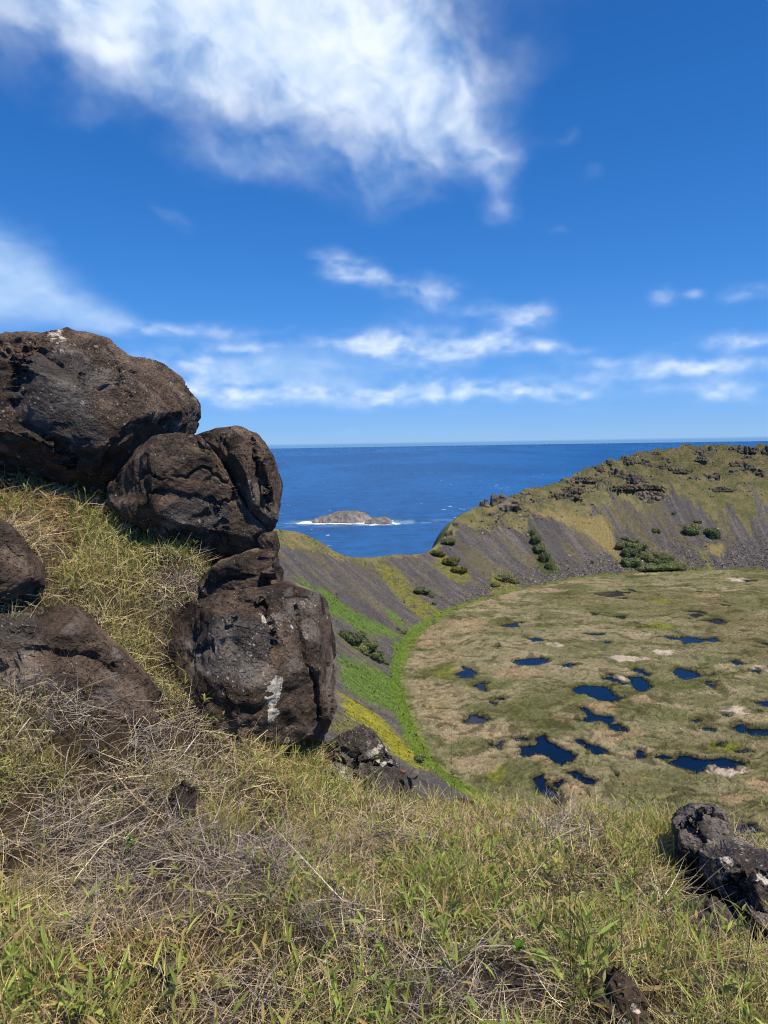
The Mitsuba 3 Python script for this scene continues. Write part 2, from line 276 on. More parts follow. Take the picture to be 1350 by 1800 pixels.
def scatter_blocks(pts, size, r, base=OCT):
    V0, F0 = base
    n = len(pts)
    V = np.tile(V0, (n, 1, 1)) * r.uniform(0.55, 1.15, (n, len(V0), 1)) * r.uniform(0.6, 1.2, (n, 1, 3))
    q = trimesh.transformations
    a = r.uniform(0, 2 * np.pi, (n, 2))
    ca, sa, cb, sb = np.cos(a[:, 0]), np.sin(a[:, 0]), np.cos(a[:, 1]), np.sin(a[:, 1])
    M = np.zeros((n, 3, 3))
    M[:, 0, 0], M[:, 0, 1], M[:, 1, 0], M[:, 1, 1], M[:, 2, 2] = ca, -sa, sa, ca, 1
    N = np.zeros((n, 3, 3))
    N[:, 0, 0], N[:, 1, 1], N[:, 1, 2], N[:, 2, 1], N[:, 2, 2] = 1, cb, -sb, sb, cb
    V = np.einsum('nij,nkj->nki', M @ N, V) * size[:, None, None] + pts[:, None]
    F = F0[None] + (np.arange(n) * len(V0))[:, None, None]
    return V.reshape(-1, 3), F.reshape(-1, 3)

cell = np.linalg.norm(np.cross(np.diff(WALLP, axis=0)[:, :-1], np.diff(WALLP, axis=1)[:-1]), axis=-1)
wgt = cell * (screem.reshape(nt, ns)[:-1, :-1] * (0.25 + 1.0 * ss(.35, .0, SS[:-1, :-1])) + 0.012) * ((SS[:-1, :-1] > 0.01) & (SS[:-1, :-1] < 1.0) & (TT[:-1, :-1] > 3.0) & (TT[:-1, :-1] < 24.3))
wgt *= np.where(TT[:-1, :-1] < 11, 4.5, 1.0)
pick = rng.choice(wgt.size, 48000, p=(wgt / wgt.sum()).ravel())
i_, j_ = np.unravel_index(pick, wgt.shape)
fu, fv = rng.random((2, len(pick), 1))
pts = WALLP[i_, j_] * (1 - fu) * (1 - fv) + WALLP[i_ + 1, j_] * fu * (1 - fv) + WALLP[i_, j_ + 1] * (1 - fu) * fv + WALLP[i_ + 1, j_ + 1] * fu * fv
toe = ss(0.4, 0.05, sv.reshape(nt, ns)[i_, j_]) * ss(11, 13, TT[i_, j_])
size = np.clip(rng.lognormal(-0.55, 0.42, len(pick)) * (0.75 + 1.0 * toe), 0.25, 3.0)
size *= np.where(TT[i_, j_] < 11, 0.55, 1)
# loose crags strewn over the high grassy slope, in lines along its beds
bed = nfbm(np.stack([along / 45, P[:, 2] / 5.0, 0 * sv], -1), 4, 77).reshape(nt, ns)[:-1, :-1]
wg2 = cell * rocky.reshape(nt, ns)[:-1, :-1] * ss(.52, .66, SS[:-1, :-1]) * (SS[:-1, :-1] < 1.0) * (TT[:-1, :-1] < 24.5) * (0.03 + ss(.55, .68, bed))
pk2 = rng.choice(wg2.size, 3000, p=(wg2 / wg2.sum()).ravel())
i2, j2 = np.unravel_index(pk2, wg2.shape)
pts = np.vstack([pts, WALLP[i2, j2]])
size = np.r_[size, np.clip(rng.lognormal(.25, .45, 3000), .5, 4.0)]
V, F = scatter_blocks(pts, size, rng)
cb = np.array([0.125, 0.123, 0.123]) * rng.lognormal(0, 0.5, (len(pts), 1)) * rng.uniform(0.9, 1.1, (len(pts), 3))
scene['scree'] = mikit.ply((V, F), 'mat_earth', color=np.clip(np.repeat(cb, 6, 0), 0.02, 0.5))
tag('scree', 'grey tumbled stones covering the crater slopes', 'scree', kind='stuff')

# tufts of grass and low scrub on the green and golden parts of the slopes
wg3 = cell * ((1 - screem.reshape(nt, ns)) * (1 - 0.6 * scree.reshape(nt, ns)) + 0.75 * (scree - screem).reshape(nt, ns))[:-1, :-1]
wg3 = np.maximum(wg3, 0) * ((SS[:-1, :-1] > -0.02) & (SS[:-1, :-1] < 1.01) & (TT[:-1, :-1] > 2.8) & (TT[:-1, :-1] < 24.3)) * np.where(TT[:-1, :-1] < 8, 6.0, np.where(TT[:-1, :-1] < 14, 1.5, 0.8))
pk = rng.choice(wg3.size, 95000, p=(wg3 / wg3.sum()).ravel())
i3, j3 = np.unravel_index(pk, wg3.shape)
fu, fv = rng.random((2, len(pk), 1))
b3 = WALLP[i3, j3] * (1 - fu) * (1 - fv) + WALLP[i3 + 1, j3] * fu * (1 - fv) + WALLP[i3, j3 + 1] * (1 - fu) * fv + WALLP[i3 + 1, j3 + 1] * fu * fv - [0, 0, .1]
a3 = rng.uniform(0, 6.28, len(pk))
sz = rng.lognormal(-.45, .4, len(pk)) * np.where(TT[i3, j3] < 8, .8, 1.15)
w3 = np.stack([np.cos(a3), np.sin(a3), 0 * a3], -1) * (sz * .55)[:, None]
t3 = b3 + rng.normal(0, .3, (len(pk), 3)) * sz[:, None] + np.array([0, 0, .75]) * sz[:, None]
c3 = col.reshape(nt, ns, 3)[i3, j3] * rng.lognormal(-.10, .55, (len(pk), 1)) * rng.uniform(.85, 1.15, (len(pk), 3))
scene['slope_grass'] = mikit.ply((np.stack([b3 - w3, b3 + w3, t3], 1).reshape(-1, 3), np.arange(3 * len(pk)).reshape(-1, 3)), 'mat_earth', color=np.clip(np.repeat(c3, 3, 0), .01, .5))
tag('slope_grass', 'golden and green grass clumps on the inner slopes of the crater', 'grass', kind='stuff')

# ------------------------------------------------------------------ crater lake: water, and the floating mat of reeds with its pools
scene['mat_water'] = {'type': 'principled', 'base_color': {'type': 'rgb', 'value': [0.0015, 0.005, 0.018]}, 'roughness': 0.10, 'specular': 0.3}
lv = np.array([[x, y, LAKE - 0.35] for x, y in ((-120, 60), (1200, 60), (1200, 1150), (-120, 1150))], float)
scene['lake_water'] = mikit.ply((lv, np.array([[0, 1, 2], [0, 2, 3]])), 'mat_water')
tag('lake_water', kind='structure')
PONDS = [[[110.0,600.0],[119.7,607.4],[136.0,610.5],[143.3,604.5],[138.1,593.2],[124.2,588.6],[115.5,592.0]],[[146.4,585.9],[155.5,592.2],[161.8,589.6],[153.9,581.9]],[[136.8,671.5],[144.5,673.0],[153.9,661.9],[141.7,659.8]],[[203.6,653.4],[210.1,657.7],[213.2,653.8],[206.2,647.7]],[[56.8,568.1],[65.5,574.8],[65.5,588.6],[71.2,583.9],[72.7,563.9],[68.8,555.9],[63.5,557.5]],[[65.7,539.2],[74.0,545.2],[78.3,545.0],[75.1,537.5],[76.6,526.4],[70.2,532.8]],[[53.6,472.2],[56.6,481.0],[63.1,479.7],[69.6,469.1],[65.5,463.1],[54.8,466.4]],[[143.6,534.3],[156.2,537.5],[170.8,533.0],[170.2,515.0],[173.4,506.3],[163.5,500.6],[154.7,504.3],[150.0,515.9],[143.2,520.9]],[[193.8,553.9],[203.4,556.1],[204.0,542.8],[202.2,530.3],[191.7,523.5],[189.3,529.7]],[[233.5,564.9],[246.1,576.4],[251.6,565.4],[251.8,553.7],[237.4,545.1],[234.2,555.9]],[[246.5,538.9],[255.1,532.1],[249.6,525.0]],[[292.2,588.9],[298.9,593.2],[301.0,582.4],[293.2,579.1]],[[299.3,566.5],[305.1,564.8],[300.4,558.1]],[[136.7,489.9],[141.0,491.3],[142.4,479.4],[154.6,472.9],[149.8,463.4],[144.0,462.7],[142.3,469.5],[134.9,463.1],[132.9,467.9],[138.1,477.5]],[[148.0,460.7],[154.3,460.4],[152.8,453.1],[149.0,449.6],[146.2,453.3]],[[83.0,424.8],[92.8,430.4],[96.7,440.8],[101.4,445.8],[104.0,434.1],[108.8,425.8],[113.0,415.8],[109.7,406.6],[104.7,406.0],[100.9,400.7],[98.4,410.7],[94.5,415.4],[88.2,416.7],[85.7,413.0],[82.7,418.9]],[[80.6,439.3],[88.1,441.5],[93.2,439.2],[83.4,435.4]],[[64.2,435.7],[68.8,431.4],[76.0,436.1],[70.8,425.6],[65.5,427.0]],[[103.6,392.6],[109.8,395.1],[110.8,387.2],[114.5,383.8],[113.5,379.0],[109.1,378.5],[106.5,385.7]],[[91.1,376.5],[98.1,383.4],[98.2,378.8],[94.2,373.9]],[[82.4,383.3],[88.4,388.0],[88.1,376.6],[91.9,370.3],[95.1,362.6],[90.4,358.4],[85.3,364.4],[83.3,373.6]],[[164.5,402.8],[175.9,410.8],[180.8,410.7],[184.4,403.9],[198.9,407.0],[209.5,402.2],[205.6,397.7],[200.6,398.9],[199.1,391.0],[192.9,391.2],[191.5,398.2],[184.4,396.7],[177.5,388.3],[173.0,385.1],[169.7,392.0]],[[224.1,448.9],[235.9,459.9],[237.1,451.5],[251.2,449.1],[244.6,437.1],[231.5,435.5],[226.1,442.2]],[[265.1,496.6],[279.3,501.0],[271.0,485.7],[265.0,487.0]],[[148.7,409.2],[153.7,420.1],[156.3,418.1],[153.1,410.6]],[[160.2,408.4],[165.5,411.6],[169.4,408.8],[164.0,405.7]],[[200.3,424.3],[209.3,430.9],[206.0,422.1]],[[211.1,415.3],[218.6,418.5],[219.9,413.0]],[[204.4,463.5],[211.8,465.6],[206.4,459.7]],[[282.7,666.8],[290.8,667.3],[299.0,662.0],[312.5,663.1],[310.3,650.0],[297.0,651.7],[277.7,642.7]],[[330.8,727.2],[347.8,733.0],[352.6,718.9],[340.2,710.8]],[[255.6,872.5],[278.6,880.6],[294.5,866.2],[287.7,850.9],[268.3,847.7],[258.5,859.4]],[[243.8,750.6],[259.9,754.5],[252.2,740.5]],[[226.0,770.5],[233.2,766.2],[226.4,756.7]],[[167.3,330.6],[178.8,333.5],[180.1,327.7],[173.8,316.8],[166.5,314.7],[165.9,323.3]],[[329.3,771.2],[346.9,770.0],[346.1,754.9]],[[479.3,939.7],[496.7,934.4],[479.7,922.6]],[[345.1,645.2],[356.0,641.9],[349.8,635.1]],[[231.9,474.6],[237.4,474.3],[233.7,470.5]],[[210.0,568.2],[216.7,560.9],[208.6,555.2]],[[196.0,685.8],[215.2,686.7],[209.5,677.0]]]
PATCHES = [[192.4,390.2,13.9,5.5,0],[243.6,479.1,13.1,8.1,0],[308.8,567.5,9.8,8.4,0],[247.5,617.6,10.0,7.4,0],[156.2,646.1,7.0,7.2,0],[120.4,471.8,11.2,10.9,1],[472.1,936.4,15.8,13.0,0],[148.6,443.0,18.3,12.3,1],[183.7,356.9,9.9,5.8,1],[204.9,369.6,7.3,12.5,1],[135.8,380.8,9.1,5.9,1],[63.1,390.6,5.5,13.9,2],[36.4,493.2,4.9,15.2,2],[276.8,706.0,21.7,15.1,2],[103.7,369.9,6.6,10.9,1],[91.5,381.3,6.1,4.9,1],[62.2,472.8,5.6,4.4,0],[106.6,569.2,24.5,12.8,1],[188.3,502.8,11.8,7.8,1],[151.8,488.2,13.4,11.6,1],[206.0,422.1,11.6,10.0,2],[169.3,402.6,6.4,3.6,2],[186.5,545.0,8.5,11.7,0],[122.1,729.1,11.4,23.2,3],[51.1,579.1,13.7,18.5,2],[86.5,720.1,25.3,28.5,1],[43.5,671.2,15.8,40.6,1],[207.7,601.1,18.7,7.8,0],[389.4,843.2,19.2,12.1,1],[326.4,817.9,15.6,10.0,2],[91.1,407.2,4.9,7.4,1],[172.0,526.8,61.6,18.6,3],[147.0,377.8,27.0,13.1,3],[227.5,501.1,23.4,14.0,3],[100.2,465.4,22.1,30.0,3]]
yy = np.concatenate([np.geomspace(235, 1075, 640)])
uu = np.linspace(-0.06, 0.60, 440)
YY, UU = np.meshgrid(yy, uu, indexing='ij')
XX = UU * YY + 20 * (1 - YY / 1075)
x, y = XX.ravel(), YY.ravel()
o = np.zeros_like(x)
q = np.stack([x, y, o], -1)
shore_poly = [tuple(v) for v in shore_at(np.linspace(0, 26, 240))] + [(900, 700), (900, 300), (500, 120)]
sd_shore = sdist(shore_poly, x, y)
keep = sd_shore > -6
wx = (nfbm(q / 16, 4, 41) - 0.5) * 12 + (nfbm(q / 3.5, 3, 42) - 0.5) * 3.2
wy = (nfbm(q / 16, 4, 43) - 0.5) * 12 + (nfbm(q / 3.5, 3, 44) - 0.5) * 3.2
pd = np.full(len(x), -60.0)
for i, pl in enumerate(PONDS):
    Pq = np.array(pl)
    c_, sz = Pq.mean(0), np.ptp(Pq, axis=0)
    k_ = min(1.0, sz.min() / 14)
    near = (np.abs(x - c_[0]) < sz[0] / 2 + 25) & (np.abs(y - c_[1]) < sz[1] / 2 + 25)
    d_ = sdist(pl, x[near] + wx[near] * k_ * 0.7, y[near] + wy[near] * k_ * 0.7)
    pd[near] = np.maximum(pd[near], d_)
# small stray pools
pd += (nfbm(q / 3.2, 3, 48) - .5) * 3.0 * ss(-7, -1, pd) * ss(9, 3, pd) + .5
extra = nfbm(q / np.array([26, 30, 1]), 4, 47)
pd = np.maximum(pd, np.where(sd_shore > 60, (extra - 0.775) * 60, -60))
flow = nfbm(q / 55, 3, 51) * 6.3
fx = x + np.cos(flow) * 10 + (nfbm(q / 20, 3, 52) - .5) * 22
fy = y + np.sin(flow) * 10 + (nfbm(q / 20, 3, 53) - .5) * 22
swirl = nfbm(np.stack([fx / 34, fy / 15, o], -1), 5, 54)
comb = nfbm(np.stack([fx / 7, fy / 2.4, o], -1), 4, 55)
broad = nfbm(np.stack([fx / 80, fy / 55, o], -1), 4, 56)
px_ = nnoise(q / 1.1, 57)
fineq = nfbm(q / 3.0, 3, 58)
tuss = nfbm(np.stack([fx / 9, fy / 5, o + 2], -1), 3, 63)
h = LAKE + 0.15 + 2.0 * (swirl - 0.35) + 1.6 * (comb - 0.4) + 0.6 * (px_ - .5) + (fineq - .5) * 1.3 + 1.6 * (tuss - .45)
h = LAKE + 0.10 + np.maximum(h - LAKE - 0.1, -0.1)
h = np.where(pd > -3, (LAKE - 0.35) + (h - LAKE + 0.35) * ss(0.4, -1.6, pd) - 0.9 * ss(-0.2, 0.9, pd), h)
h = np.where(sd_shore < 4, LAKE + 0.3 + (px_ - .5) * .5, h)
# colour of the reeds, tan where dead, olive to green where growing
col = blend(np.tile(np.array([0.195, 0.192, 0.12]), (len(x), 1)), (0.122, 0.137, 0.066), ss(0.36, 0.66, swirl * 0.6 + broad * 0.4 + (comb - .5) * 0.35))
col = blend(col, (0.085, 0.095, 0.046), ss(0.56, 0.76, swirl + (comb - .5) * 0.4) * 0.7)
col = blend(col, (0.265, 0.24, 0.165), ss(0.54, 0.74, nfbm(np.stack([fx / 40, fy / 26, o + 4], -1), 4, 59)) * ss(0.6, .45, swirl) * 0.75)
col = blend(col, (0.12, 0.105, 0.055), ss(0.5, 0.7, nfbm(q / 120, 3, 61)) * 0.4)
PC = [(0.46, 0.42, 0.36), (0.25, 0.205, 0.13), (0.145, 0.17, 0.03), (0.065, 0.08, 0.028)]
for cx, cy, ax, ay, kd in PATCHES:
    d_ = np.sqrt(((x + wx * 0.8 - cx) / ax) ** 2 + ((y + wy * 0.8 - cy) / ay) ** 2)
    col = blend(col, PC[kd], ss(1.15, 0.75, d_ + (comb - .5) * 0.9) * (0.8 if kd < 3 else 0.55))
# pale dry belt inside the green margin on the left, then the margin itself
belt = ss(4, 12, sd_shore) * ss(75, 30, sd_shore + (broad - .5) * 60) * ss(330, 420, y) * ss(420, 250, x)
col = blend(col, (0.245, 0.215, 0.145), belt * ss(0.62, 0.40, swirl) * 0.8)
mg = np.interp(y, [380, 430, 520, 600, 700, 800, 900, 1000], [4, 5, 5, 7, 9, 8, 5, 4])
edge = ss(0, -6, sd_shore - mg + (fineq - .5) * 6 + (comb - .5) * 7) * ss(640, 420, x)
gk = np.interp(y, [350, 600, 800, 950], [0, 0.15, .45, 0.8])[:, None]
col = col * (1 - edge[:, None]) + (np.array([[0.12, 0.182, 0.038]]) * (1 - gk) + np.array([[0.13, 0.155, 0.05]]) * gk) * edge[:, None]
col = blend(col, (0.035, 0.045, 0.02), ss(-3.5, -0.6, pd + (fineq - .5) * 3) * 0.55)
col *= (0.13 + 0.5 * px_ + 0.6 * fineq + 0.68 * comb)[:, None]  # shading of the mat's relief put into the colour, low spots darker
col = blend(col, (0.055, 0.058, 0.03), ss(.42, .28, tuss) * .7)  # painted shade in the hollows between tussocks
col = blend(col, (0.02, 0.022, 0.015), ss(-0.2, 0.2, pd))
Fm = grid_faces(len(yy), len(uu))[:, ::-1]
Fm = Fm[keep[Fm].all(1)]
used = np.unique(Fm)
re = np.full(len(x), -1)
re[used] = np.arange(len(used))
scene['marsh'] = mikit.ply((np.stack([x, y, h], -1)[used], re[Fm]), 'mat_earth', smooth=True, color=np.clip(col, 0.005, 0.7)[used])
tag('marsh', kind='structure')

# standing reeds on the nearer half of the mat, as tapering blades
ok = (pd < 0.5) & (sd_shore > 8) & (y < 760) & (x > -20)
cand = np.flatnonzero(ok)
p_ = (y[cand] / 400.0) ** 2 * np.exp(-((y[cand] - 300) / 260)) * (0.3 + ss(.4, .6, comb[cand]) + 5 * ss(-3, -.5, pd[cand]))
cand = rng.choice(cand, 42000, p=p_ / p_.sum())
b0 = np.stack([x, y, h], -1)[cand] + rng.normal(0, 0.7, (len(cand), 3)) * [1, 1, 0]
dirn = np.stack([np.cos(flow[cand]) + rng.normal(0, .5, len(cand)), np.sin(flow[cand]) + rng.normal(0, .5, len(cand)), rng.uniform(1.0, 2.4, len(cand))], -1)
dirn *= (rng.uniform(0.7, 1.9, len(cand)) / np.linalg.norm(dirn, axis=1))[:, None]
a_ = rng.uniform(0, 6.28, len(cand))
wid = np.stack([np.cos(a_), np.sin(a_), 0 * a_], -1) * rng.uniform(0.10, 0.30, (len(cand), 1))
Vr = np.stack([b0 - wid, b0 + wid, b0 + dirn], 1).reshape(-1, 3)
Cr = np.repeat(np.clip(col[cand] * rng.lognormal(0.12, 0.35, (len(cand), 1)), 0.01, 0.6), 3, 0)
scene['reeds'] = mikit.ply((Vr, np.arange(len(Vr)).reshape(-1, 3)), 'mat_earth', color=Cr)
tag('reeds', 'olive and tan reeds standing on the marsh mat of the crater lake', 'reeds', kind='stuff')

# ------------------------------------------------------------------ crags on the far rim
SHR = [[482.6,1097.5,-147.9,15.1,12.4,21.54,0.29],[499.3,1123.1,-135.1,6.3,3.6,21.72,0.36],[508.2,1091.2,-151.7,11.5,12.3,21.9,0.26],[423.6,1098.3,-145.3,6.2,7.1,20.66,0.33],[469.1,1144.8,-122.2,4.6,3.7,21.32,0.46],[356.8,1052.1,-163.3,8.5,6.8,19.34,0.24],[359.8,1035.2,-172.1,8.4,8.4,19.36,0.16],[356.5,1013.2,-182.4,9.9,7.4,19.25,0.07],[379.7,1051.2,-166.1,10.2,7.7,19.77,0.2],[387.2,1030.4,-177.3,13.4,10.0,19.88,0.11],[407.5,1028.5,-180.0,13.3,9.2,20.3,0.08],[397.0,1011.9,-187.2,18.1,5.8,20.05,0.02],[419.4,1017.0,-186.6,11.6,5.8,20.56,0.03],[370.2,1006.1,-187.4,11.4,4.9,19.5,0.02],[366.4,1073.2,-153.3,5.2,3.5,19.56,0.31],[429.8,1011.1,-190.0,6.6,3.3,20.79,0.0],[376.9,1069.0,-156.6,6.9,3.5,19.75,0.28],[217.9,1051.8,-139.5,5.1,7.6,17.04,0.57],[220.2,1032.2,-149.7,6.7,9.2,16.93,0.47],[222.7,1012.0,-159.6,7.4,9.8,16.81,0.37],[225.9,993.7,-168.3,7.2,9.7,16.71,0.27],[229.3,977.0,-175.9,6.3,7.1,16.62,0.18],[88.9,988.5,-140.7,11.2,5.6,13.95,0.92],[74.1,955.4,-152.3,10.8,7.0,13.35,0.88],[86.4,936.9,-161.0,11.4,8.4,13.33,0.7],[97.8,917.3,-169.3,10.4,6.7,13.28,0.53],[156.8,914.4,-180.9,13.4,6.7,14.43,0.17],[168.6,909.8,-184.5,6.7,4.4,14.62,0.1],[141.7,893.6,-184.0,6.5,4.4,13.81,0.14],[41.5,811.9,-174.5,9.9,5.9,11.28,0.35],[51.7,809.2,-178.7,5.9,5.3,11.38,0.26],[55.7,792.1,-183.6,3.9,3.2,11.16,0.15],[-28.1,580.9,-165.9,8.6,7.6,5.83,0.25],[-18.5,576.2,-171.9,8.5,6.1,5.86,0.19],[-8.3,577.3,-178.2,8.5,4.7,5.96,0.13],[0.1,578.6,-183.3,3.3,2.4,6.05,0.07],[17.3,679.5,-184.6,5.0,2.8,7.5,0.07],[12.0,682.6,-181.3,3.4,2.8,7.49,0.11],[-47.2,684.9,-146.8,2.2,1.7,6.75,0.47],[17.3,392.4,-181.8,4.3,2.9,3.53,0.07],[365.8,1220.7,-63.6,3.9,4.9,19.8,0.91],[382.2,1245.8,-48.6,4.0,4.0,20.08,0.97]]
OUT = [[181.7,1113.2,-96.6,30.4,11.6,16.91,0.98],[231.0,1147.6,-85.4,18.4,7.4,17.85,0.97],[162.6,1081.5,-109.4,13.9,5.2,16.42,0.9],[309.8,1184.2,-79.7,24.7,4.8,18.87,0.91],[295.2,1165.5,-88.7,28.1,5.6,18.66,0.86],[334.2,1212.5,-65.2,31.1,4.9,19.27,0.96],[103.1,1035.1,-120.6,5.0,7.5,14.99,0.97],[92.2,1009.0,-132.0,4.1,6.5,14.31,0.97],[404.9,1235.1,-59.6,13.9,10.9,20.4,0.88],[431.6,1226.3,-69.5,10.8,9.8,20.78,0.8],[461.4,1287.8,-31.8,8.2,5.1,21.13,0.97],[437.4,1264.9,-44.2,10.1,6.1,20.85,0.93],[466.1,1273.2,-42.6,14.3,7.1,21.19,0.91],[496.0,1295.8,-30.7,7.3,3.1,21.48,0.95],[507.7,1283.7,-40.2,10.3,5.1,21.61,0.89],[583.7,1322.6,-26.2,19.0,8.5,22.54,0.94],[612.8,1334.8,-22.5,9.6,7.5,22.93,0.96],[677.7,1353.6,-21.8,36.8,6.5,23.54,0.97],[680.9,1331.4,-35.3,17.0,7.5,23.61,0.91],[650.6,1293.4,-53.0,24.9,9.3,23.42,0.82],[579.3,1254.7,-67.6,17.1,13.1,22.67,0.74],[524.3,1253.4,-61.7,12.1,5.0,21.83,0.77],[549.4,1265.3,-57.6,6.1,5.1,22.14,0.79],[498.8,1263.0,-52.9,13.1,5.1,21.54,0.83],[424.5,1208.8,-79.9,53.4,3.9,20.68,0.74],[443.0,1189.4,-94.3,24.9,7.6,20.95,0.64],[440.4,1172.1,-104.6,5.7,3.8,20.92,0.58],[541.8,1241.7,-71.2,10.0,4.0,22.08,0.72],[581.4,1219.6,-87.6,19.6,3.9,22.81,0.63],[722.8,1344.0,-31.7,8.6,8.6,23.92,0.93],[576.2,1294.0,-43.3,14.5,4.1,22.5,0.86],[675.8,1273.5,-66.5,8.2,8.2,23.68,0.75],[624.8,1269.6,-63.4,6.1,6.1,23.22,0.76],[371.7,1241.2,-50.2,11.9,6.0,19.92,0.98],[399.1,1258.1,-42.7,7.0,4.0,20.33,0.98],[447.8,1224.1,-72.9,9.8,3.9,21.0,0.76]]
def crag(key, c, rx, rz, seed, pale=0.5, label=None, group=None):
    """a cliff broken into upright blocks: hulls of jittered boxes of uneven height standing side by side, worn by noise"""
    r = np.random.default_rng(seed)
    ry = max(rz * 0.8, rx * 0.3)
    Vs, Fs, Cs, nv = [], [], [], 0
    x0 = -rx
    base = np.array([0.105, 0.097, 0.085]) * (1 - pale) + np.array([0.20, 0.18, 0.15]) * pale
    while x0 < rx:
        w = rz * r.uniform(.35, 1.0)
        xc = x0 + w / 2
        env = np.sqrt(max(1 - (xc / rx) ** 2, 0.05))
        for lay in range(2):
            hgt = rz * env * r.uniform(.6, 1.15) * (1 if lay == 0 else .6)
            m = trimesh.creation.icosphere(subdivisions=2)
            v = np.sign(m.vertices) * np.abs(m.vertices) ** .5
            v = v * [w * .62, ry * env * r.uniform(.6, 1), hgt] + [xc + r.normal(0, w * .15), r.normal(0, ry * .25) - lay * ry * .5, (hgt - rz) * .6 - lay * rz * .55]
            v += (nfbm(v / (rz * .55) + seed, 4, seed)[:, None] - .5) * m.vertices * rz * 0.75
            v[:, 0] += v[:, 2] * r.normal(0, .15)
            fine = nfbm((v + seed) / np.array([1.5, 1.5, 3.0]), 3, seed + 5)
            cc = base * r.lognormal(0, .22) * (0.35 + 1.3 * fine)[:, None]
            up = trimesh.Trimesh(v, m.faces, process=False).vertex_normals[:, 2]
            cc = blend(cc, (0.12, 0.11, 0.055), ss(0.5, 0.85, up) * 0.75)
            Vs.append(v); Fs.append(m.faces + nv); Cs.append(cc); nv += len(v)
        x0 += w * r.uniform(.7, 1.15)
    scene[key] = mikit.ply((np.vstack(Vs) + c, np.vstack(Fs)), 'mat_earth', color=np.clip(np.vstack(Cs), 0.01, 0.5))
    tag(key, label, 'rock outcrop', group)

WEST = 'rock outcrops breaking the grassy slope of the far rim'
OUT_LABELS = {0: 'broad pale columnar cliff on the crest just right of the sea notch', 1: 'broken ledge on the crest right of the pale columnar cliff', 2: 'lower broken step under the left end of the pale columnar cliff',
  3: 'upper of the two thin ledges in the middle of the golden slope', 4: 'lower broken ledge in the middle of the golden slope', 5: 'long dark ledge at the skyline below the first bushes',
  6: 'dark upright crag at the left end of the far rim above the notch', 7: 'small dark crag lowest on the rim edge above the notch', 8: 'large dark rounded crag left of the long rock band', 9: 'dark crag with a pale foot beside the rounded crag',
  15: 'dark blocky crag just under the skyline on the high rim', 17: 'long dark cliff band along the very top of the far rim', 19: 'wide dark cliff near the right edge below the summit', 20: 'pyramid shaped crag alone on the grass of the far rim',
  24: 'long low rock band running level across the far slope', 25: 'pale broken cliff under the level rock band above the scree'}
for i, (cx, cy, cz, rx, rz, t_, s_) in enumerate(OUT):
    z = on_wall(cx, cy)
    crag(numbered('rock_outcrop'), np.array([cx, cy - 1, z + rz * 0.12]), rx, rz * 0.85, 300 + i, 0.75 if i in (0, 1, 2, 25) else 0.25, OUT_LABELS.get(i, 'small dark outcrop on the upper far slope'), None if i in OUT_LABELS else WEST)

# ------------------------------------------------------------------ shrubs on the crater slopes
def shrub(key, c, rx, rz, seed, tone, label, group=None):
    r = np.random.default_rng(seed)
    k = int(np.clip(rx * 1.3, 4, 15))
    lob = [(r.uniform(-.72, .72) * rx, r.uniform(-.45, .45) * rx, r.uniform(-0.35, .42) * rz, r.uniform(.28, .55)) for _ in range(k)]
    lob[0] = (0, 0, -.1 * rz, .66)
    leaf = np.clip(rx * 0.085, 0.16, 0.75)
    Vs, Fs, Cs, nv = [], [], [], 0
    core = trimesh.creation.icosphere(subdivisions=1)
    for lx, ly, lz, w in lob:
        cv = core.vertices * (1 + 0.3 * (nfbm(core.vertices * 2.0 + lx, 3, seed) - 0.5)[:, None]) * [rx * w * .86, rx * w * .7, rz * w * .86] + [lx, ly, lz]
        Vs.append(cv); Fs.append(core.faces + nv); nv += len(cv)
        Cs.append(np.tile(np.array(tone) * 0.8, (len(cv), 1)))
        n = int(np.clip(200 * (w / .5) ** 2 * (rx / 8) ** 0.9, 70, 280))
        d = r.normal(size=(n, 3)); d /= np.linalg.norm(d, axis=1)[:, None]
        q = d * (1 + 0.28 * (nfbm(d * 2.0 + lx, 3, seed) - 0.5)[:, None]) * r.uniform(.86, 1.08, (n, 1)) * [rx * w, rx * w * .85, rz * w] + [lx, ly, lz]
        e1 = r.normal(size=(n, 3)); e1 -= (e1 * d).sum(1)[:, None] * d * .7; e1 /= np.linalg.norm(e1, axis=1)[:, None]
        e2 = np.cross(d + r.normal(0, .5, (n, 3)), e1); e2 /= np.linalg.norm(e2, axis=1)[:, None]
        s = leaf * r.uniform(.7, 1.5, (n, 1))
        Vs.append(np.stack([q - e1 * s, q + e2 * s * .6, q + e1 * s, q - e2 * s * .6], 1).reshape(-1, 3))
        b = nv + 4 * np.arange(n)[:, None]
        Fs.append(np.vstack([b + [0, 1, 2], b + [0, 2, 3]])); nv += 4 * n
        Cs.append(np.repeat(np.array(tone) * r.lognormal(0.05, .3, (n, 1)) * r.uniform(.9, 1.1, (n, 3)), 4, 0))
    scene[key] = mikit.ply((np.vstack(Vs) + c, np.vstack(Fs)), 'mat_earth', color=np.clip(np.vstack(Cs), 0.005, .4))
    tag(key, label, 'shrub', group)

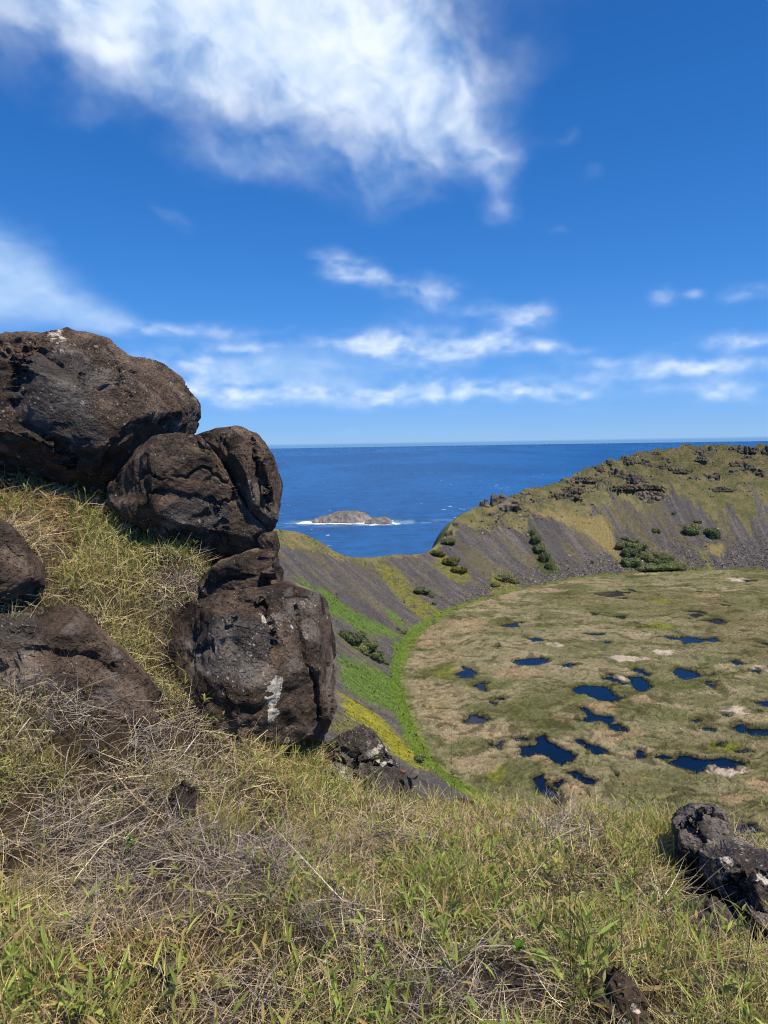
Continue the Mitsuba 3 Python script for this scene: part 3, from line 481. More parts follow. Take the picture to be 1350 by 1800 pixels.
OL, DK, GR, BR = (0.15, 0.17, 0.085), (0.095, 0.125, 0.065), (0.13, 0.165, 0.075), (0.17, 0.18, 0.08)
SL = {0: (OL, 'large round olive shrub on the dark scree of the far wall', None), 1: (DK, 'small dark shrub on top of the large round olive shrub', None), 2: (DK, 'dark green shrub to the right of the large round olive shrub', None), 3: (BR, 'small light olive bush alone on the far scree', None), 4: (DK, 'tiny dark bush high on the scree of the far wall', None),
      22: (DK, 'dark shrub at the lower end of the far rim where it meets the sea notch', None), 29: (DK, 'dark shrub midway down the left wall above the lake margin', None), 30: (DK, 'smaller dark shrub touching the one midway down the left wall', None), 31: (DK, 'lone little round bush low on the left wall', None),
      38: (DK, 'tiny dark bush on the bright green streak right of the boulders', None), 39: (DK, 'dark leafy shrub at the foot of the slope just behind the broken ledge', None), 40: (DK, 'dark bush on the skyline of the far rim, the left one', None), 41: (DK, 'dark bush on the skyline of the far rim, the right one', None),
      36: (DK, 'dark bush near the lake margin, lower of two beside the green streak', None), 37: (DK, 'dark bush near the lake margin, upper of two beside the green streak', None)}
for i, (cx, cy, cz, rx, rz, t_, s_) in enumerate(SHR):
    if 5 <= i < 22 or 32 <= i < 36:
        rx, rz = rx * 1.3, rz * 1.3
    if i in SL:
        tone, lb, gp = SL[i]
    elif i < 17:
        tone, lb, gp = (GR, OL, DK, GR)[i % 4], 'green shrub in the thicket at the foot of the far wall', 'shrubs of the thicket below the far wall'
    elif i < 22:
        tone, lb, gp = (DK, GR, DK)[i % 3], 'dark shrub in the strip climbing the scree', 'shrubs of the strip climbing the scree'
    elif i < 26:
        tone, lb, gp = (0.12, 0.125, 0.045), 'olive shrub on the grassy hump below the sea notch', 'olive shrubs below the notch'
    elif i < 29:
        tone, lb, gp = OL, 'olive shrub at the lake edge below the grey scree', 'shrubs at the far lake edge'
    else:
        tone, lb, gp = (DK, GR)[i % 2], 'dark shrub in the clump right of the lowest boulder', 'shrubs of the clump on the left wall'
    shrub(numbered('shrub'), np.array([cx, cy, on_wall(cx, cy) + rz * 0.35]), rx, rz, 500 + i, tone, lb, gp)

# ------------------------------------------------------------------ near hillside
GND =  [[-1.1, 1.85, -1.61], [-0.02, 1.9, -1.67], [1.09, 1.9, -1.69], [-0.02, 2.6, -1.81], [-1.46, 2.5, -1.71], [1.56, 2.75, -2.09], [-1.83, 3.2, -1.63], [-1.12, 3.5, -1.79], [-0.03, 3.3, -2.0], [-0.03, 4.3, -2.26], [1.14, 4.3, -2.36], [0.62, 4.4, -2.36], [1.55, 3.55, -2.18], [1.67, 4.0, -2.27], [-2.15, 3.85, -1.21], [-1.7, 3.9, -1.36], [-1.49, 4.0, -1.53], [-1.31, 4.15, -1.67], [-1.21, 4.3, -1.61], [-1.0, 4.3, -1.75], [-0.76, 4.3, -1.85], [-0.46, 4.5, -2.13], [-0.24, 4.5, -2.29], [-1.57, 4.8, -1.43], [-2.01, 4.5, -1.01], [-1.84, 4.75, -0.9], [-2.4, 4.75, -0.54], [-2.77, 5.1, -0.41], [-2.24, 5.3, -0.51], [-2.97, 5.5, -0.23], [-1.52, 5.1, -0.88], [-1.27, 5.05, -1.13], [-1.82, 5.15, -0.73], [1.31, 2.3, -1.83], [-1.34, 4.65, -1.58], [-2.32, 4.9, -0.64]]
GND = np.array(GND)
FAR = np.array([(-6,7.5,-.9),(-5,5,.35),(-4,3,-.6),(-3,1,-1.2),(-6,1,-.7),(-4,-2,-1.2),(0,-2,-1.5),(4,-2,-1.5),(0,0.3,-1.6),(3,1.5,-1.85),(5,3,-2.8),(3.2,4.2,-3.0),(2,5.2,-3.2),(1.2,5.6,-3.4),(0.3,5.6,-3.1),(-0.6,6.2,-3.0),(-1.4,6.8,-2.2),(-2.6,7.2,-1.0),(-4,7.0,-.3),(-4,9.5,-2.5),(-1.5,9,-4.8),(1,8,-6.5),(4,7,-7),(8,4,-8),(-9,6,-.5),(-9,0,-1),(-8,12,-4.0),(-3,14,-9.5),(2,14,-13),(8,12,-15),(9,-3,-3)], float)
hill = RBFInterpolator(np.vstack([GND[:, :2], FAR[:, :2]]), np.concatenate([GND[:, 2] - 0.07, FAR[:, 2]]), kernel='thin_plate_spline', smoothing=0.002)
gx, gy = np.arange(-6.9, 6.91, 0.065), np.arange(-2, 12.01, 0.065)
HX, HY = np.meshgrid(gx, gy, indexing='ij')
hq = np.stack([HX.ravel(), HY.ravel()], 1)
coarse = (np.arange(-9, 9.5, 0.25), np.arange(-3, 14.3, 0.25))
from scipy.interpolate import RegularGridInterpolator, RectBivariateSpline
CX, CY = np.meshgrid(*coarse, indexing='ij')
hs = RectBivariateSpline(*coarse, hill(np.stack([CX.ravel(), CY.ravel()], 1)).reshape(CX.shape))
def mound(x, y):
    q3 = np.stack([x, y, 0 * x], -1)
    return (nfbm(q3 / 0.55, 3, 71) - 0.5) * 0.16 + (nfbm(q3 / 0.16, 2, 72) - 0.5) * 0.05
def ground(x, y):
    return hs.ev(x, y) + mound(x, y)
HZ = ground(hq[:, 0], hq[:, 1])
hp = np.column_stack([hq, HZ])
hc = np.tile(np.array([0.045, 0.035, 0.026]), (len(hp), 1)) * (0.5 + nfbm(hp / 0.12, 3, 73))[:, None]
hc = blend(hc, (0.075, 0.06, 0.04), ss(.5, .7, nfbm(hp / 0.4, 3, 74)))
scene['hillside'] = mikit.ply((hp, grid_faces(len(gx), len(gy))[:, ::-1]), 'mat_earth', smooth=True, color=np.clip(hc, .01, .3))
tag('hillside', kind='structure')

# ------------------------------------------------------------------ boulders of dark lava
def rock_color(p, n, uv):
    """brown weathered rind; dark grey fresh faces where uv.x is 1; pale lichen, more of it where uv.y is high"""
    a = fbm(p.x * 2.6, p.y * 2.6, p.z * 2.6, 4)
    b = fbm(p.x * 11, p.y * 11, p.z * 11, 4)
    g = noise(p.x * 150, p.y * 150, p.z * 150)
    g2 = noise(p.x * 60, p.y * 60, p.z * 60)
    rind = mix((0.030, 0.023, 0.019), (0.092, 0.071, 0.055), smoothstep(0.25, 0.75, a * 0.5 + b * 0.5))
    rind = mix(rind, (0.14, 0.112, 0.088), smoothstep(0.53, 0.72, fbm(p.x * 5 + 3, p.y * 5, p.z * 5, 4)) * 0.65)
    rind = mix(rind, (0.014, 0.012, 0.011), smoothstep(0.50, 0.66, fbm(p.x * 4 + 9, p.y * 4, p.z * 4, 4)) * 0.7)
    grey = mix((0.027, 0.026, 0.026), (0.068, 0.064, 0.062), b)
    c = mix(rind, grey, smoothstep(0.35, 0.65, uv.x + (b - 0.5) * 0.35))
    c = c * (0.42 + 0.65 * g + 0.5 * g2)
    # lichen: discs of three sizes, the larger ones paler at the rim, thick in some places and missing in others
    where = smoothstep(0.35, 0.70, fbm(p.x * 3.1 + 20, p.y * 3.1, p.z * 3.1, 3)) * 1.5
    dens = uv.y * where
    ed = (g2 - 0.5) * 0.30 + (b - 0.5) * 0.5

    def disc(k, few):
        x, y, z = p.x * k + p.y * k * 0.31, p.y * k - p.z * k * 0.27, p.z * k + p.x * k * 0.23
        ix, iy, iz = dr.floor(x), dr.floor(y), dr.floor(z)
        r = mikit.cell_rand(ix, iy, iz)
        d = dr.sqrt(dr.square(x - ix - 0.3 - 0.4 * mikit.cell_rand(ix + 7, iy, iz)) + dr.square(y - iy - 0.3 - 0.4 * mikit.cell_rand(ix, iy + 7, iz)) + dr.square(z - iz - 0.3 - 0.4 * mikit.cell_rand(ix, iy, iz + 7)))
        return d / (0.12 + 0.16 * mikit.cell_rand(ix + 3, iy + 3, iz)) + ed, dr.select(r < dens * few, 1.0, 0.0)

    d1, o1 = disc(13.0, 0.5)
    d2, o2 = disc(34.0, 0.85)
    d3, o3 = disc(80.0, 0.9)
    l1 = o1 * smoothstep(1.1, 0.8, d1) * (1 - 0.7 * smoothstep(0.75, 0.45, d1))
    l2 = o2 * smoothstep(1.15, 0.7, d2)
    l3 = o3 * smoothstep(1.2, 0.7, d3)
    soft = smoothstep(0.56, 0.76, fbm(p.x * 5 + 5, p.y * 5, p.z * 5, 5) + dens * 0.16 - 0.04) * 0.5
    c = mix(c, (0.19, 0.18, 0.165), soft)
    c = mix(c, (0.26, 0.25, 0.23), smoothstep(0.80, 0.92, noise(p.x * 210 + 7, p.y * 210, p.z * 210)) * 0.5)
    lich = dr.clip(dr.maximum(dr.maximum(l1, l2), l3) * (0.55 + 0.6 * g), 0, 1)
    c = mix(c, (0.34, 0.335, 0.30), lich * 0.8)
    return mix(c, (0.58, 0.58, 0.52), smoothstep(0.85, 1.05, uv.y * 0.9 + (fbm(p.x * 22 + 4, p.y * 22, p.z * 22, 5) - 0.5) * 2.6) * smoothstep(0.3, 0.6, uv.y) * (0.55 + 0.5 * g) * smoothstep(0.7, 1.0, uv.y))

def rock_bump(p, n, uv):
    pit = noise(p.x * 95, p.y * 95, p.z * 95)
    return (fbm(p.x * 24, p.y * 24, p.z * 24, 5) + 0.45 * smoothstep(0.35, 0.2, pit) * -1.0) * 0.024

scene['mat_rock'] = {'type': 'twosided', 'bsdf': {'type': 'bumpmap', 'arbitrary': mikit.proc(rock_bump, 0.002), 'scale': 1.0,
                     'bsdf': {'type': 'principled', 'base_color': mikit.proc(rock_color), 'roughness': 0.78, 'specular': 0.25}}}
BD = {
 'A':dict(c=[-2.703,6.1,0.208],o=[(-1.061,0.381),(-0.695,0.632),(-0.449,0.696),(-0.281,0.731),(-0.09,0.74),(-0.003,0.753),(0.055,0.779),(0.195,0.753),(0.374,0.704),(0.462,0.611),(0.516,0.574),(0.767,0.562),(0.887,0.501),(0.993,0.419),(1.054,0.329),(1.139,0.279),(1.207,0.177),(1.208,0.048),(1.168,-0.067),(1.011,-0.158),(0.806,-0.283),(0.602,-0.482),(0.449,-0.68),(0.302,-0.774),(0.164,-0.741),(0.078,-0.652),(-0.028,-0.51),(-0.263,-0.404),(-0.432,-0.375),(-0.599,-0.37),(-0.84,-0.34),(-1.1,-0.153)],patch=[(-0.322,0.531),(-0.354,0.333),(-0.396,0.135),(-0.315,-0.021),(-0.198,-0.112),(-0.078,-0.182),(-0.023,-0.321),(0.05,-0.346),(0.174,-0.232),(0.309,-0.153),(0.336,-0.048),(0.275,0.046),(0.24,0.207),(0.235,0.322),(0.294,0.437),(0.257,0.55),(0.134,0.636),(-0.156,0.625)],cracks=[[(-0.487,0.719),(-0.379,0.573),(-0.323,0.51),(-0.355,0.311),(-0.39,0.135),(-0.314,-0.01),(-0.178,-0.112),(-0.068,-0.182),(-0.033,-0.32),(0.028,-0.357)],[(-0.337,0.618),(-0.156,0.625),(0.002,0.52)]]),
 'B':dict(c=[-1.516,5.55,-0.468],o=[(-0.686,0.048),(-0.64,0.176),(-0.554,0.282),(-0.424,0.453),(-0.288,0.53),(-0.084,0.558),(0.065,0.543),(0.191,0.42),(0.296,0.296),(0.379,0.167),(0.463,0.005),(0.558,-0.09),(0.57,-0.252),(0.537,-0.397),(0.444,-0.451),(0.265,-0.463),(0.173,-0.548),(0.064,-0.55),(-0.084,-0.487),(-0.248,-0.322),(-0.41,-0.203),(-0.57,-0.087)],patch=[(-0.237,-0.041),(-0.134,0.018),(-0.011,0.051),(0.132,0.046),(0.276,0.002),(0.324,-0.107),(0.267,-0.234),(0.138,-0.334),(-0.027,-0.346),(-0.146,-0.255),(-0.221,-0.147)],cracks=[[(-0.241,-0.146),(-0.146,-0.255),(-0.048,-0.345),(0.055,-0.329),(0.157,-0.356)],[(-0.32,0.129),(-0.131,0.102),(-0.01,0.077),(0.174,0.044)]]),
 'C':dict(c=[-1.115,5.75,-0.284],o=[(-0.419,0.373),(-0.218,0.429),(-0.039,0.445),(0.095,0.389),(0.182,0.273),(0.246,0.133),(0.295,-0.054),(0.267,-0.216),(0.23,-0.378),(0.133,-0.514),(0.021,-0.44),(-0.084,-0.205),(-0.186,0.073),(-0.336,0.236)],patch=[],cracks=[[(0.063,0.35),(0.099,0.131),(0.136,-0.045),(0.186,-0.178)]]),
 'D':dict(c=[-0.925,5.6,-0.837],o=[(-0.072,0.13),(0.063,0.147),(0.077,0.033),(0.051,-0.102),(-0.014,-0.158),(-0.077,-0.029)],patch=[],cracks=[]),
 'E':dict(c=[-1.005,5.15,-1.021],o=[(-0.384,0.053),(-0.186,0.189),(0.063,0.261),(0.212,0.225),(0.256,0.062),(0.24,-0.126),(0.126,-0.274),(-0.077,-0.232),(-0.277,-0.138)],patch=[],cracks=[[(-0.273,0.009),(-0.079,0.058),(0.156,0.065)]]),
 'F':dict(c=[-0.91,4.72,-1.535],o=[(-0.593,0.422),(-0.462,0.492),(-0.233,0.537),(-0.04,0.534),(0.118,0.57),(0.239,0.603),(0.397,0.563),(0.514,0.496),(0.58,0.371),(0.602,0.19),(0.607,-0.045),(0.581,-0.274),(0.527,-0.402),(0.474,-0.564),(0.261,-0.599),(-0.001,-0.574),(-0.258,-0.496),(-0.474,-0.368),(-0.562,-0.143),(-0.603,0.157)],patch=[(-0.439,0.243),(-0.312,0.344),(-0.13,0.406),(-0.003,0.362),(0.143,0.315),(0.147,0.185),(0.076,0.008),(-0.036,-0.073),(-0.249,-0.039),(-0.423,0.098)],cracks=[[(0.057,0.489),(0.11,0.411),(0.151,0.296),(0.136,0.149),(0.085,0.007)],[(0.325,0.417),(0.353,0.209),(0.389,0.003),(0.434,-0.2),(0.434,-0.379)]],white=[(0.043,-0.124),(0.148,-0.006),(0.215,-0.084),(0.18,-0.215),(0.161,-0.364),(0.071,-0.357),(0.085,-0.225)]),
 'G':dict(c=[-2.384,4.35,-0.719],o=[(-0.19,0.383),(0.018,0.293),(0.106,0.194),(0.194,0.064),(0.272,-0.055),(0.252,-0.151),(0.225,-0.213),(0.11,-0.26),(-0.017,-0.28),(-0.229,-0.287)],patch=[],cracks=[[(-0.016,-0.261),(0.074,-0.247),(0.135,-0.23),(0.246,-0.183)]]),
 'H':dict(c=[-1.942,4.15,-1.313],o=[(-0.517,0.39),(-0.314,0.394),(-0.164,0.404),(-0.025,0.389),(0.116,0.363),(0.208,0.282),(0.267,0.17),(0.358,0.052),(0.483,-0.088),(0.548,-0.221),(0.562,-0.38),(0.45,-0.515),(0.254,-0.495),(0.007,-0.416),(-0.2,-0.345),(-0.343,-0.287),(-0.537,-0.19)],patch=[(-0.317,0.339),(-0.23,0.377),(-0.132,0.334),(-0.094,0.216),(-0.154,0.176),(-0.322,0.214)],cracks=[[(-0.113,0.131),(0.032,0.095),(0.151,0.071),(0.299,-0.032)]]),
 'I':dict(c=[-0.196,5.05,-2.224],o=[(-0.264,0.024),(-0.146,0.085),(0.024,0.156),(0.087,0.114),(0.18,-0.029),(0.293,-0.152),(0.224,-0.204),(0.017,-0.159),(-0.169,-0.125),(-0.273,-0.063)],patch=[],cracks=[[(-0.158,-0.022),(-0.001,-0.102),(0.157,-0.125)]]),
 'I2':dict(c=[0.03,4.85,-2.426],o=[(-0.276,0.118),(-0.161,0.163),(0.002,0.134),(0.103,0.082),(0.17,-0.025),(0.127,-0.122),(-0.003,-0.168),(-0.203,-0.129),(-0.276,-0.016)],patch=[],cracks=[]),
 'I3':dict(c=[-0.359,4.75,-2.32],o=[(-0.118,0.065),(-0.006,0.098),(0.105,0.055),(0.126,-0.043),(0.029,-0.101),(-0.088,-0.059)],patch=[],cracks=[]),
 'J1':dict(c=[1.685,3.6,-2.066],o=[(-0.155,0.012),(-0.081,0.09),(0.024,0.124),(0.074,0.114),(0.108,0.05),(0.136,-0.003),(0.164,-0.091),(0.086,-0.189),(-0.033,-0.269),(-0.105,-0.176)],patch=[],cracks=[]),
 'J2':dict(c=[1.709,3.2,-2.111],o=[(-0.215,0.143),(-0.119,0.186),(-0.043,0.167),(0.007,0.153),(0.105,0.113),(0.245,0.038),(0.269,-0.167),(0.158,-0.221),(0.041,-0.171),(-0.056,-0.113),(-0.145,-0.062),(-0.206,-0.001)],patch=[],cracks=[]),
 'J3':dict(c=[1.455,3.0,-2.166],o=[(-0.147,0.093),(-0.052,0.151),(0.054,0.152),(0.12,0.098),(0.137,-0.011),(0.083,-0.135),(-0.03,-0.143),(-0.117,-0.029)],patch=[],cracks=[]),
 'L':dict(c=[0.706,2.0,-1.656],o=[(-0.09,0.054),(-0.041,0.097),(0.01,0.081),(0.065,0.025),(0.092,-0.041),(0.045,-0.1),(-0.051,-0.099),(-0.079,-0.019)],patch=[],cracks=[]),
 'M':dict(c=[-0.735,2.15,-1.709],o=[(-0.05,0.059),(0.001,0.075),(0.041,0.034),(0.047,-0.05),(-0.001,-0.078),(-0.051,-0.036)],patch=[],cracks=[]),
 'N':dict(c=[-1.049,3.5,-1.803],o=[(-0.066,0.095),(0.007,0.141),(0.08,0.052),(0.059,-0.069),(0.007,-0.142),(-0.065,-0.091)],patch=[],cracks=[]),
}
SPH = {k: trimesh.creation.icosphere(subdivisions=k) for k in (4, 5, 6)}

def boulder(key, b, D, e=0.72, facets=(), seed=1, sub=6, lich=0.35, spots=(), white=None, rough=1.0, grey=0.0, chip=.012, label=None, group=None):
    c = np.array(b['c'])
    dist = np.linalg.norm(c)
    n_ = -c / dist
    e1 = np.cross([0, 0, 1.0], n_); e1 /= np.linalg.norm(e1)
    e2 = np.cross(n_, e1)
    o = np.array(b['o'])
    cen = np.array(Polygon(o).centroid.coords[0])
    ring = LineString(np.vstack([o, o[:1]]))
    ring = Polygon(o).buffer(0.012).buffer(-0.012).exterior
    s_ = np.array([ring.interpolate(t, normalized=True).coords[0] for t in np.linspace(0, 1, 720, endpoint=False)]) - cen
    th = np.arctan2(s_[:, 1], s_[:, 0]); od = np.argsort(th)
    th, Rr = th[od], np.hypot(s_[:, 0], s_[:, 1])[od]
    d = SPH[sub].vertices
    # azimuth round the line of sight, so that each outline keeps its own corners
    t = np.arctan2(d[:, 1], d[:, 0])
    R = np.interp(t, np.r_[th[-1] - 2 * np.pi, th, th[0] + 2 * np.pi], np.r_[Rr[-1], Rr, Rr[0]])
    rho = np.hypot(d[:, 0], d[:, 1])
    r0 = np.median(Rr)
    g = rho ** e
    R = R * rho ** 0.15 + r0 * (1 - rho ** 0.15) if False else R
    h = np.sign(d[:, 2]) * np.abs(d[:, 2]) ** e
    p = np.column_stack([cen[0] + g * R * np.cos(t), cen[1] + g * R * np.sin(t), D * h])
    # flat broken faces: normal (right, up, towards the eye) and how far out, as a share of the size
    for fu, fv, fn, off in facets:
        nn = np.array([fu, fv, fn], float); nn /= np.linalg.norm(nn)
        ext = ((p - [cen[0], cen[1], 0]) @ nn)
        lim = ext.max() * off
        p = p - nn * (np.maximum(ext - lim, 0) * 0.93)[:, None]
    rf = np.random.default_rng(seed + 900)
    for _ in range(13):                                                # smaller breaks all over the front
        nn = rf.normal(size=3); nn[2] = abs(nn[2]) + .12; nn /= np.linalg.norm(nn)
        ext = (p - [cen[0], cen[1], 0]) @ nn
        p = p - nn * (np.maximum(ext - ext.max() * rf.uniform(.74, .93), 0) * 0.97)[:, None]
    # the breaks must not eat the outline: stretch each bearing back to it
    bn = ((np.arctan2(p[:, 1] - cen[1], p[:, 0] - cen[0]) + np.pi) / (2 * np.pi) * 120).astype(int) % 120
    far_r = np.zeros(120)
    np.maximum.at(far_r, bn, np.hypot(p[:, 0] - cen[0], p[:, 1] - cen[1]))
    want = np.interp((np.arange(120) + .5) / 120 * 2 * np.pi - np.pi, th, Rr, period=2 * np.pi)
    fac = want / np.maximum(far_r, 1e-6)
    fac = np.interp(np.arctan2(p[:, 1] - cen[1], p[:, 0] - cen[0]), (np.arange(120) + .5) / 120 * 2 * np.pi - np.pi, fac, period=2 * np.pi)
    p[:, :2] = cen + (p[:, :2] - cen) * np.clip(fac, 1, 1.4)[:, None]
    F = SPH[sub].faces
    size = np.sqrt(Polygon(o).area)
    q = p + seed * 3.7
    def push(p, amount):
        nv = np.array(trimesh.Trimesh(p, F, process=False).vertex_normals)
        return p + nv * amount[:, None]
    side = np.clip(np.abs(d[:, 2]) * 3, 0.25, 1)                       # the outline keeps close to its corners
    big = nfbm(q / (size * 0.42), 3, seed) - 0.5
    p = push(p, big * size * 0.06 * side * rough)
    rid = np.abs(nfbm(q / (size * 0.30), 4, seed + 1) - 0.5)
    p = push(p, (np.minimum(rid, 0.10) - 0.07) * size * 0.20 * side * rough)
    p = push(p, (nfbm(q / 0.15, 5, seed + 2) - 0.5) * 0.056 * rough)
    rg = np.abs(nfbm(q / 0.30, 5, seed + 7) - 0.5)
    p = push(p, -0.030 * ss(0.05, 0.0, rg) * ss(.42, .6, nfbm(q / .5, 2, seed + 8)) * rough)
    # features laid out on the front
    sc = dist / (dist - p[:, 2])
    fu, fv = p[:, 0] * sc, p[:, 1] * sc
    fu = fu + (nfbm(q / 0.09, 3, seed + 3) - .5) * 0.05
    fv = fv + (nfbm(q / 0.09, 3, seed + 4) - .5) * 0.05
    front = d[:, 2] > -0.05
    patch = np.zeros(len(p)) + grey
    if b['patch']:
        sd = np.full(len(p), -1.0)
        sd[front] = sdist(b['patch'], fu[front], fv[front])
        patch = np.maximum(patch, ss(-0.02, 0.02, sd))
        p = push(p, -chip * ss(-0.02, 0.02, sd))
    if b['cracks']:
        dep = np.zeros(len(p))
        pt_ = shapely.points(fu[front], fv[front])
        for cr in b['cracks']:
            dd = shapely.distance(LineString(cr), pt_)
            dep[front] = np.maximum(dep[front], 0.045 * ss(0.024, 0.0, dd) + 0.022 * ss(0.11, 0.0, dd))
        p = push(p, -dep)
    lc = np.full(len(p), lich) * (0.4 + 1.2 * nfbm(q / 0.5, 3, seed + 5))
    for sx, sy, sr, sw in spots:
        lc = np.maximum(lc, sw * ss(1.3, .5, np.hypot((fu - sx) / sr, (fv - sy) / sr) ) * front)
    if white:
        sd = np.full(len(p), -1.0)
        sd[front] = sdist(white, fu[front], fv[front])
        lc = np.maximum(lc, 1.45 * ss(-0.02, 0.03, sd))
    V = c + p[:, :1] * e1 + p[:, 1:2] * e2 + p[:, 2:] * n_
    scene[key] = mikit.ply((V, F), 'mat_rock', smooth=True, uv=np.column_stack([patch, np.clip(lc, 0, 1.6)]))
    tag(key, label, 'boulder', group)

boulder('boulder', BD['A'], 0.78, 0.48, [(-.35, .1, 1, .80), (.55, .35, 1, .78), (.2, -.9, .55, .72), (-.5, -.8, .6, .70), (.1, .9, .5, .82)], 1, 6, 0.45, [(-.03, .72, .12, .9)], chip=.014, label='huge brown boulder at the top of the stack, with a flat dark grey broken face')
boulder('boulder_001', BD['B'], 0.50, 0.52, [(-.95, .15, .55, .62), (.25, .5, 1, .80), (.2, -.45, 1, .80), (.7, -.1, .7, .85), (-.3, -.8, .5, .75)], 2, 6, 0.35, label='rounded brown boulder under the topmost, with a dark oval patch in front')
boulder('boulder_002', BD['C'], 0.44, 0.5, [(-.9, -.25, .6, .45), (.6, .1, 1, .82), (.1, .9, .6, .8)], 3, 6, 0.3, label='upright boulder on the right shoulder of the stack, seen against the sea')
boulder('boulder_003', BD['D'], 0.22, 0.7, [], 4, 5, 0.25, label='small dark rock wedged under the upright right boulder')
boulder('boulder_004', BD['E'], 0.42, 0.55, [(.1, .6, 1, .8), (-.6, .2, .8, .8)], 5, 5, 0.45, label='small brown rock wedged between the rounded boulder and the big lowest boulder')
boulder('boulder_005', BD['F'], 0.50, 0.44, [(-.35, .1, 1, .80), (.45, .1, 1, .84), (.95, -.1, .45, .80), (-.1, .85, .7, .80), (-.9, .2, .6, .8)], 6, 6, 0.5, [(0.10, 0.35, .045, 1.3), (.27, .28, .03, 1.2), (-.1, -.1, .3, .7)], white=BD['F']['white'], label='big lowest boulder of the stack, cracked, with a white lichen streak')
boulder('boulder_006', BD['G'], 0.36, 0.46, [(.3, .2, 1, .80), (.7, .7, .5, .8)], 7, 5, 0.4, label='flat sided brown boulder at the left edge, speckled with white lichen')
boulder('boulder_007', BD['H'], 0.32, 0.48, [(.2, .35, 1, .80), (.6, .7, .5, .82), (-.3, .2, 1, .8)], 8, 6, 0.55, label='long low boulder at the left below the flat sided one, sloping into straw')
BD['J3']['c'][2] -= .07
boulder('boulder_008', BD['I'], 0.30, 0.5, [(-.3, .6, 1, .7), (.5, .5, .8, .8), (-.2, -.2, 1, .7)], 9, 5, 0.8, grey=.75, label='peaked dark rock on the brink right of the big lowest boulder')
boulder('boulder_015', BD['I2'], 0.22, 0.5, [(-.3, .7, 1, .7), (.5, .5, .8, .8)], 19, 5, 0.9, grey=.8, label='sloping dark slab below the peaked dark rock, sprinkled with lichen')
boulder('boulder_016', BD['I3'], 0.14, 0.55, [(.3, .7, 1, .75)], 20, 5, 0.7, grey=.7, label='little dark block at the left foot of the sloping dark slab')
boulder('boulder_009', BD['J1'], 0.22, 0.5, [(0, .8, .6, .8), (.7, .2, .6, .8)], 10, 6, 0.6, rough=1.7, grey=.6, label='blocky dark rock on the right brink, top end of the rock rib')
boulder('boulder_010', BD['J2'], 0.36, 0.5, [(-.3, .6, .8, .75), (-.5, -.3, .9, .8)], 11, 5, 0.75, [(.06, .03, .035, 1.6), (-.10, .05, .05, 1.0), (-.09, .0, .04, 1.0)], rough=1.8, grey=.6, label='black rock rib at the right edge with round grey and yellowish lichens')
boulder('boulder_011', BD['J3'], 0.22, 0.66, [(-.2, .7, .8, .7)], 12, 5, 0.45, grey=.6, label='half buried grey rock in the grass left of the black rock rib')
BD['L']['c'][2] -= .05; BD['M']['c'][2] -= .05; BD['N']['c'][2] -= .04
boulder('boulder_012', BD['L'], 0.10, 0.66, [(.5, .5, .8, .7), (-.6, .3, .8, .8)], 13, 5, 0.4, [(.03, .0, .02, 1.5), (.0, -.05, .015, 1.4)], grey=.35, label='low dark stone with white spots in the grass at the lower right')
boulder('boulder_013', BD['M'], 0.08, 0.66, [(.2, .5, .8, .8)], 14, 5, 0.8, grey=.6, label='grey green stone half hidden in the grass at the lower left')
boulder('boulder_014', BD['N'], 0.15, 0.66, [(-.5, .4, .8, .7)], 15, 5, 0.5, label='brown stone in the grass beside the golden green tuft')

def stone(key, c, r, seed, tone, label, group=None, cat='stone'):
    m = SPH[4]
    v = m.vertices.copy()
    g = np.random.default_rng(seed)
    for _ in range(9):
        nn = g.normal(size=3); nn /= np.linalg.norm(nn)
        ex = v @ nn
        v = v - nn * (np.maximum(ex - g.uniform(.45, .8), 0))[:, None]
    v *= np.array([g.uniform(.85, 1.25), g.uniform(.8, 1.1), g.uniform(.6, .9)]) * r
    v *= 1 + (nfbm(v / r * 1.3 + seed, 4, seed) - .5)[:, None] * 0.35
    lc = np.full(len(v), g.uniform(.1, .6))
    scene[key] = mikit.ply((v + c, m.faces), 'mat_rock' if tone is None else 'mat_earth', smooth=True, **(dict(uv=np.column_stack([np.full(len(v), g.uniform(0, .8)), lc])) if tone is None else dict(color=np.clip(np.array(tone) * (0.6 + .8 * nfbm(v / r * 3, 3, 1))[:, None], .01, .6))))
    tag(key, label, cat, group)

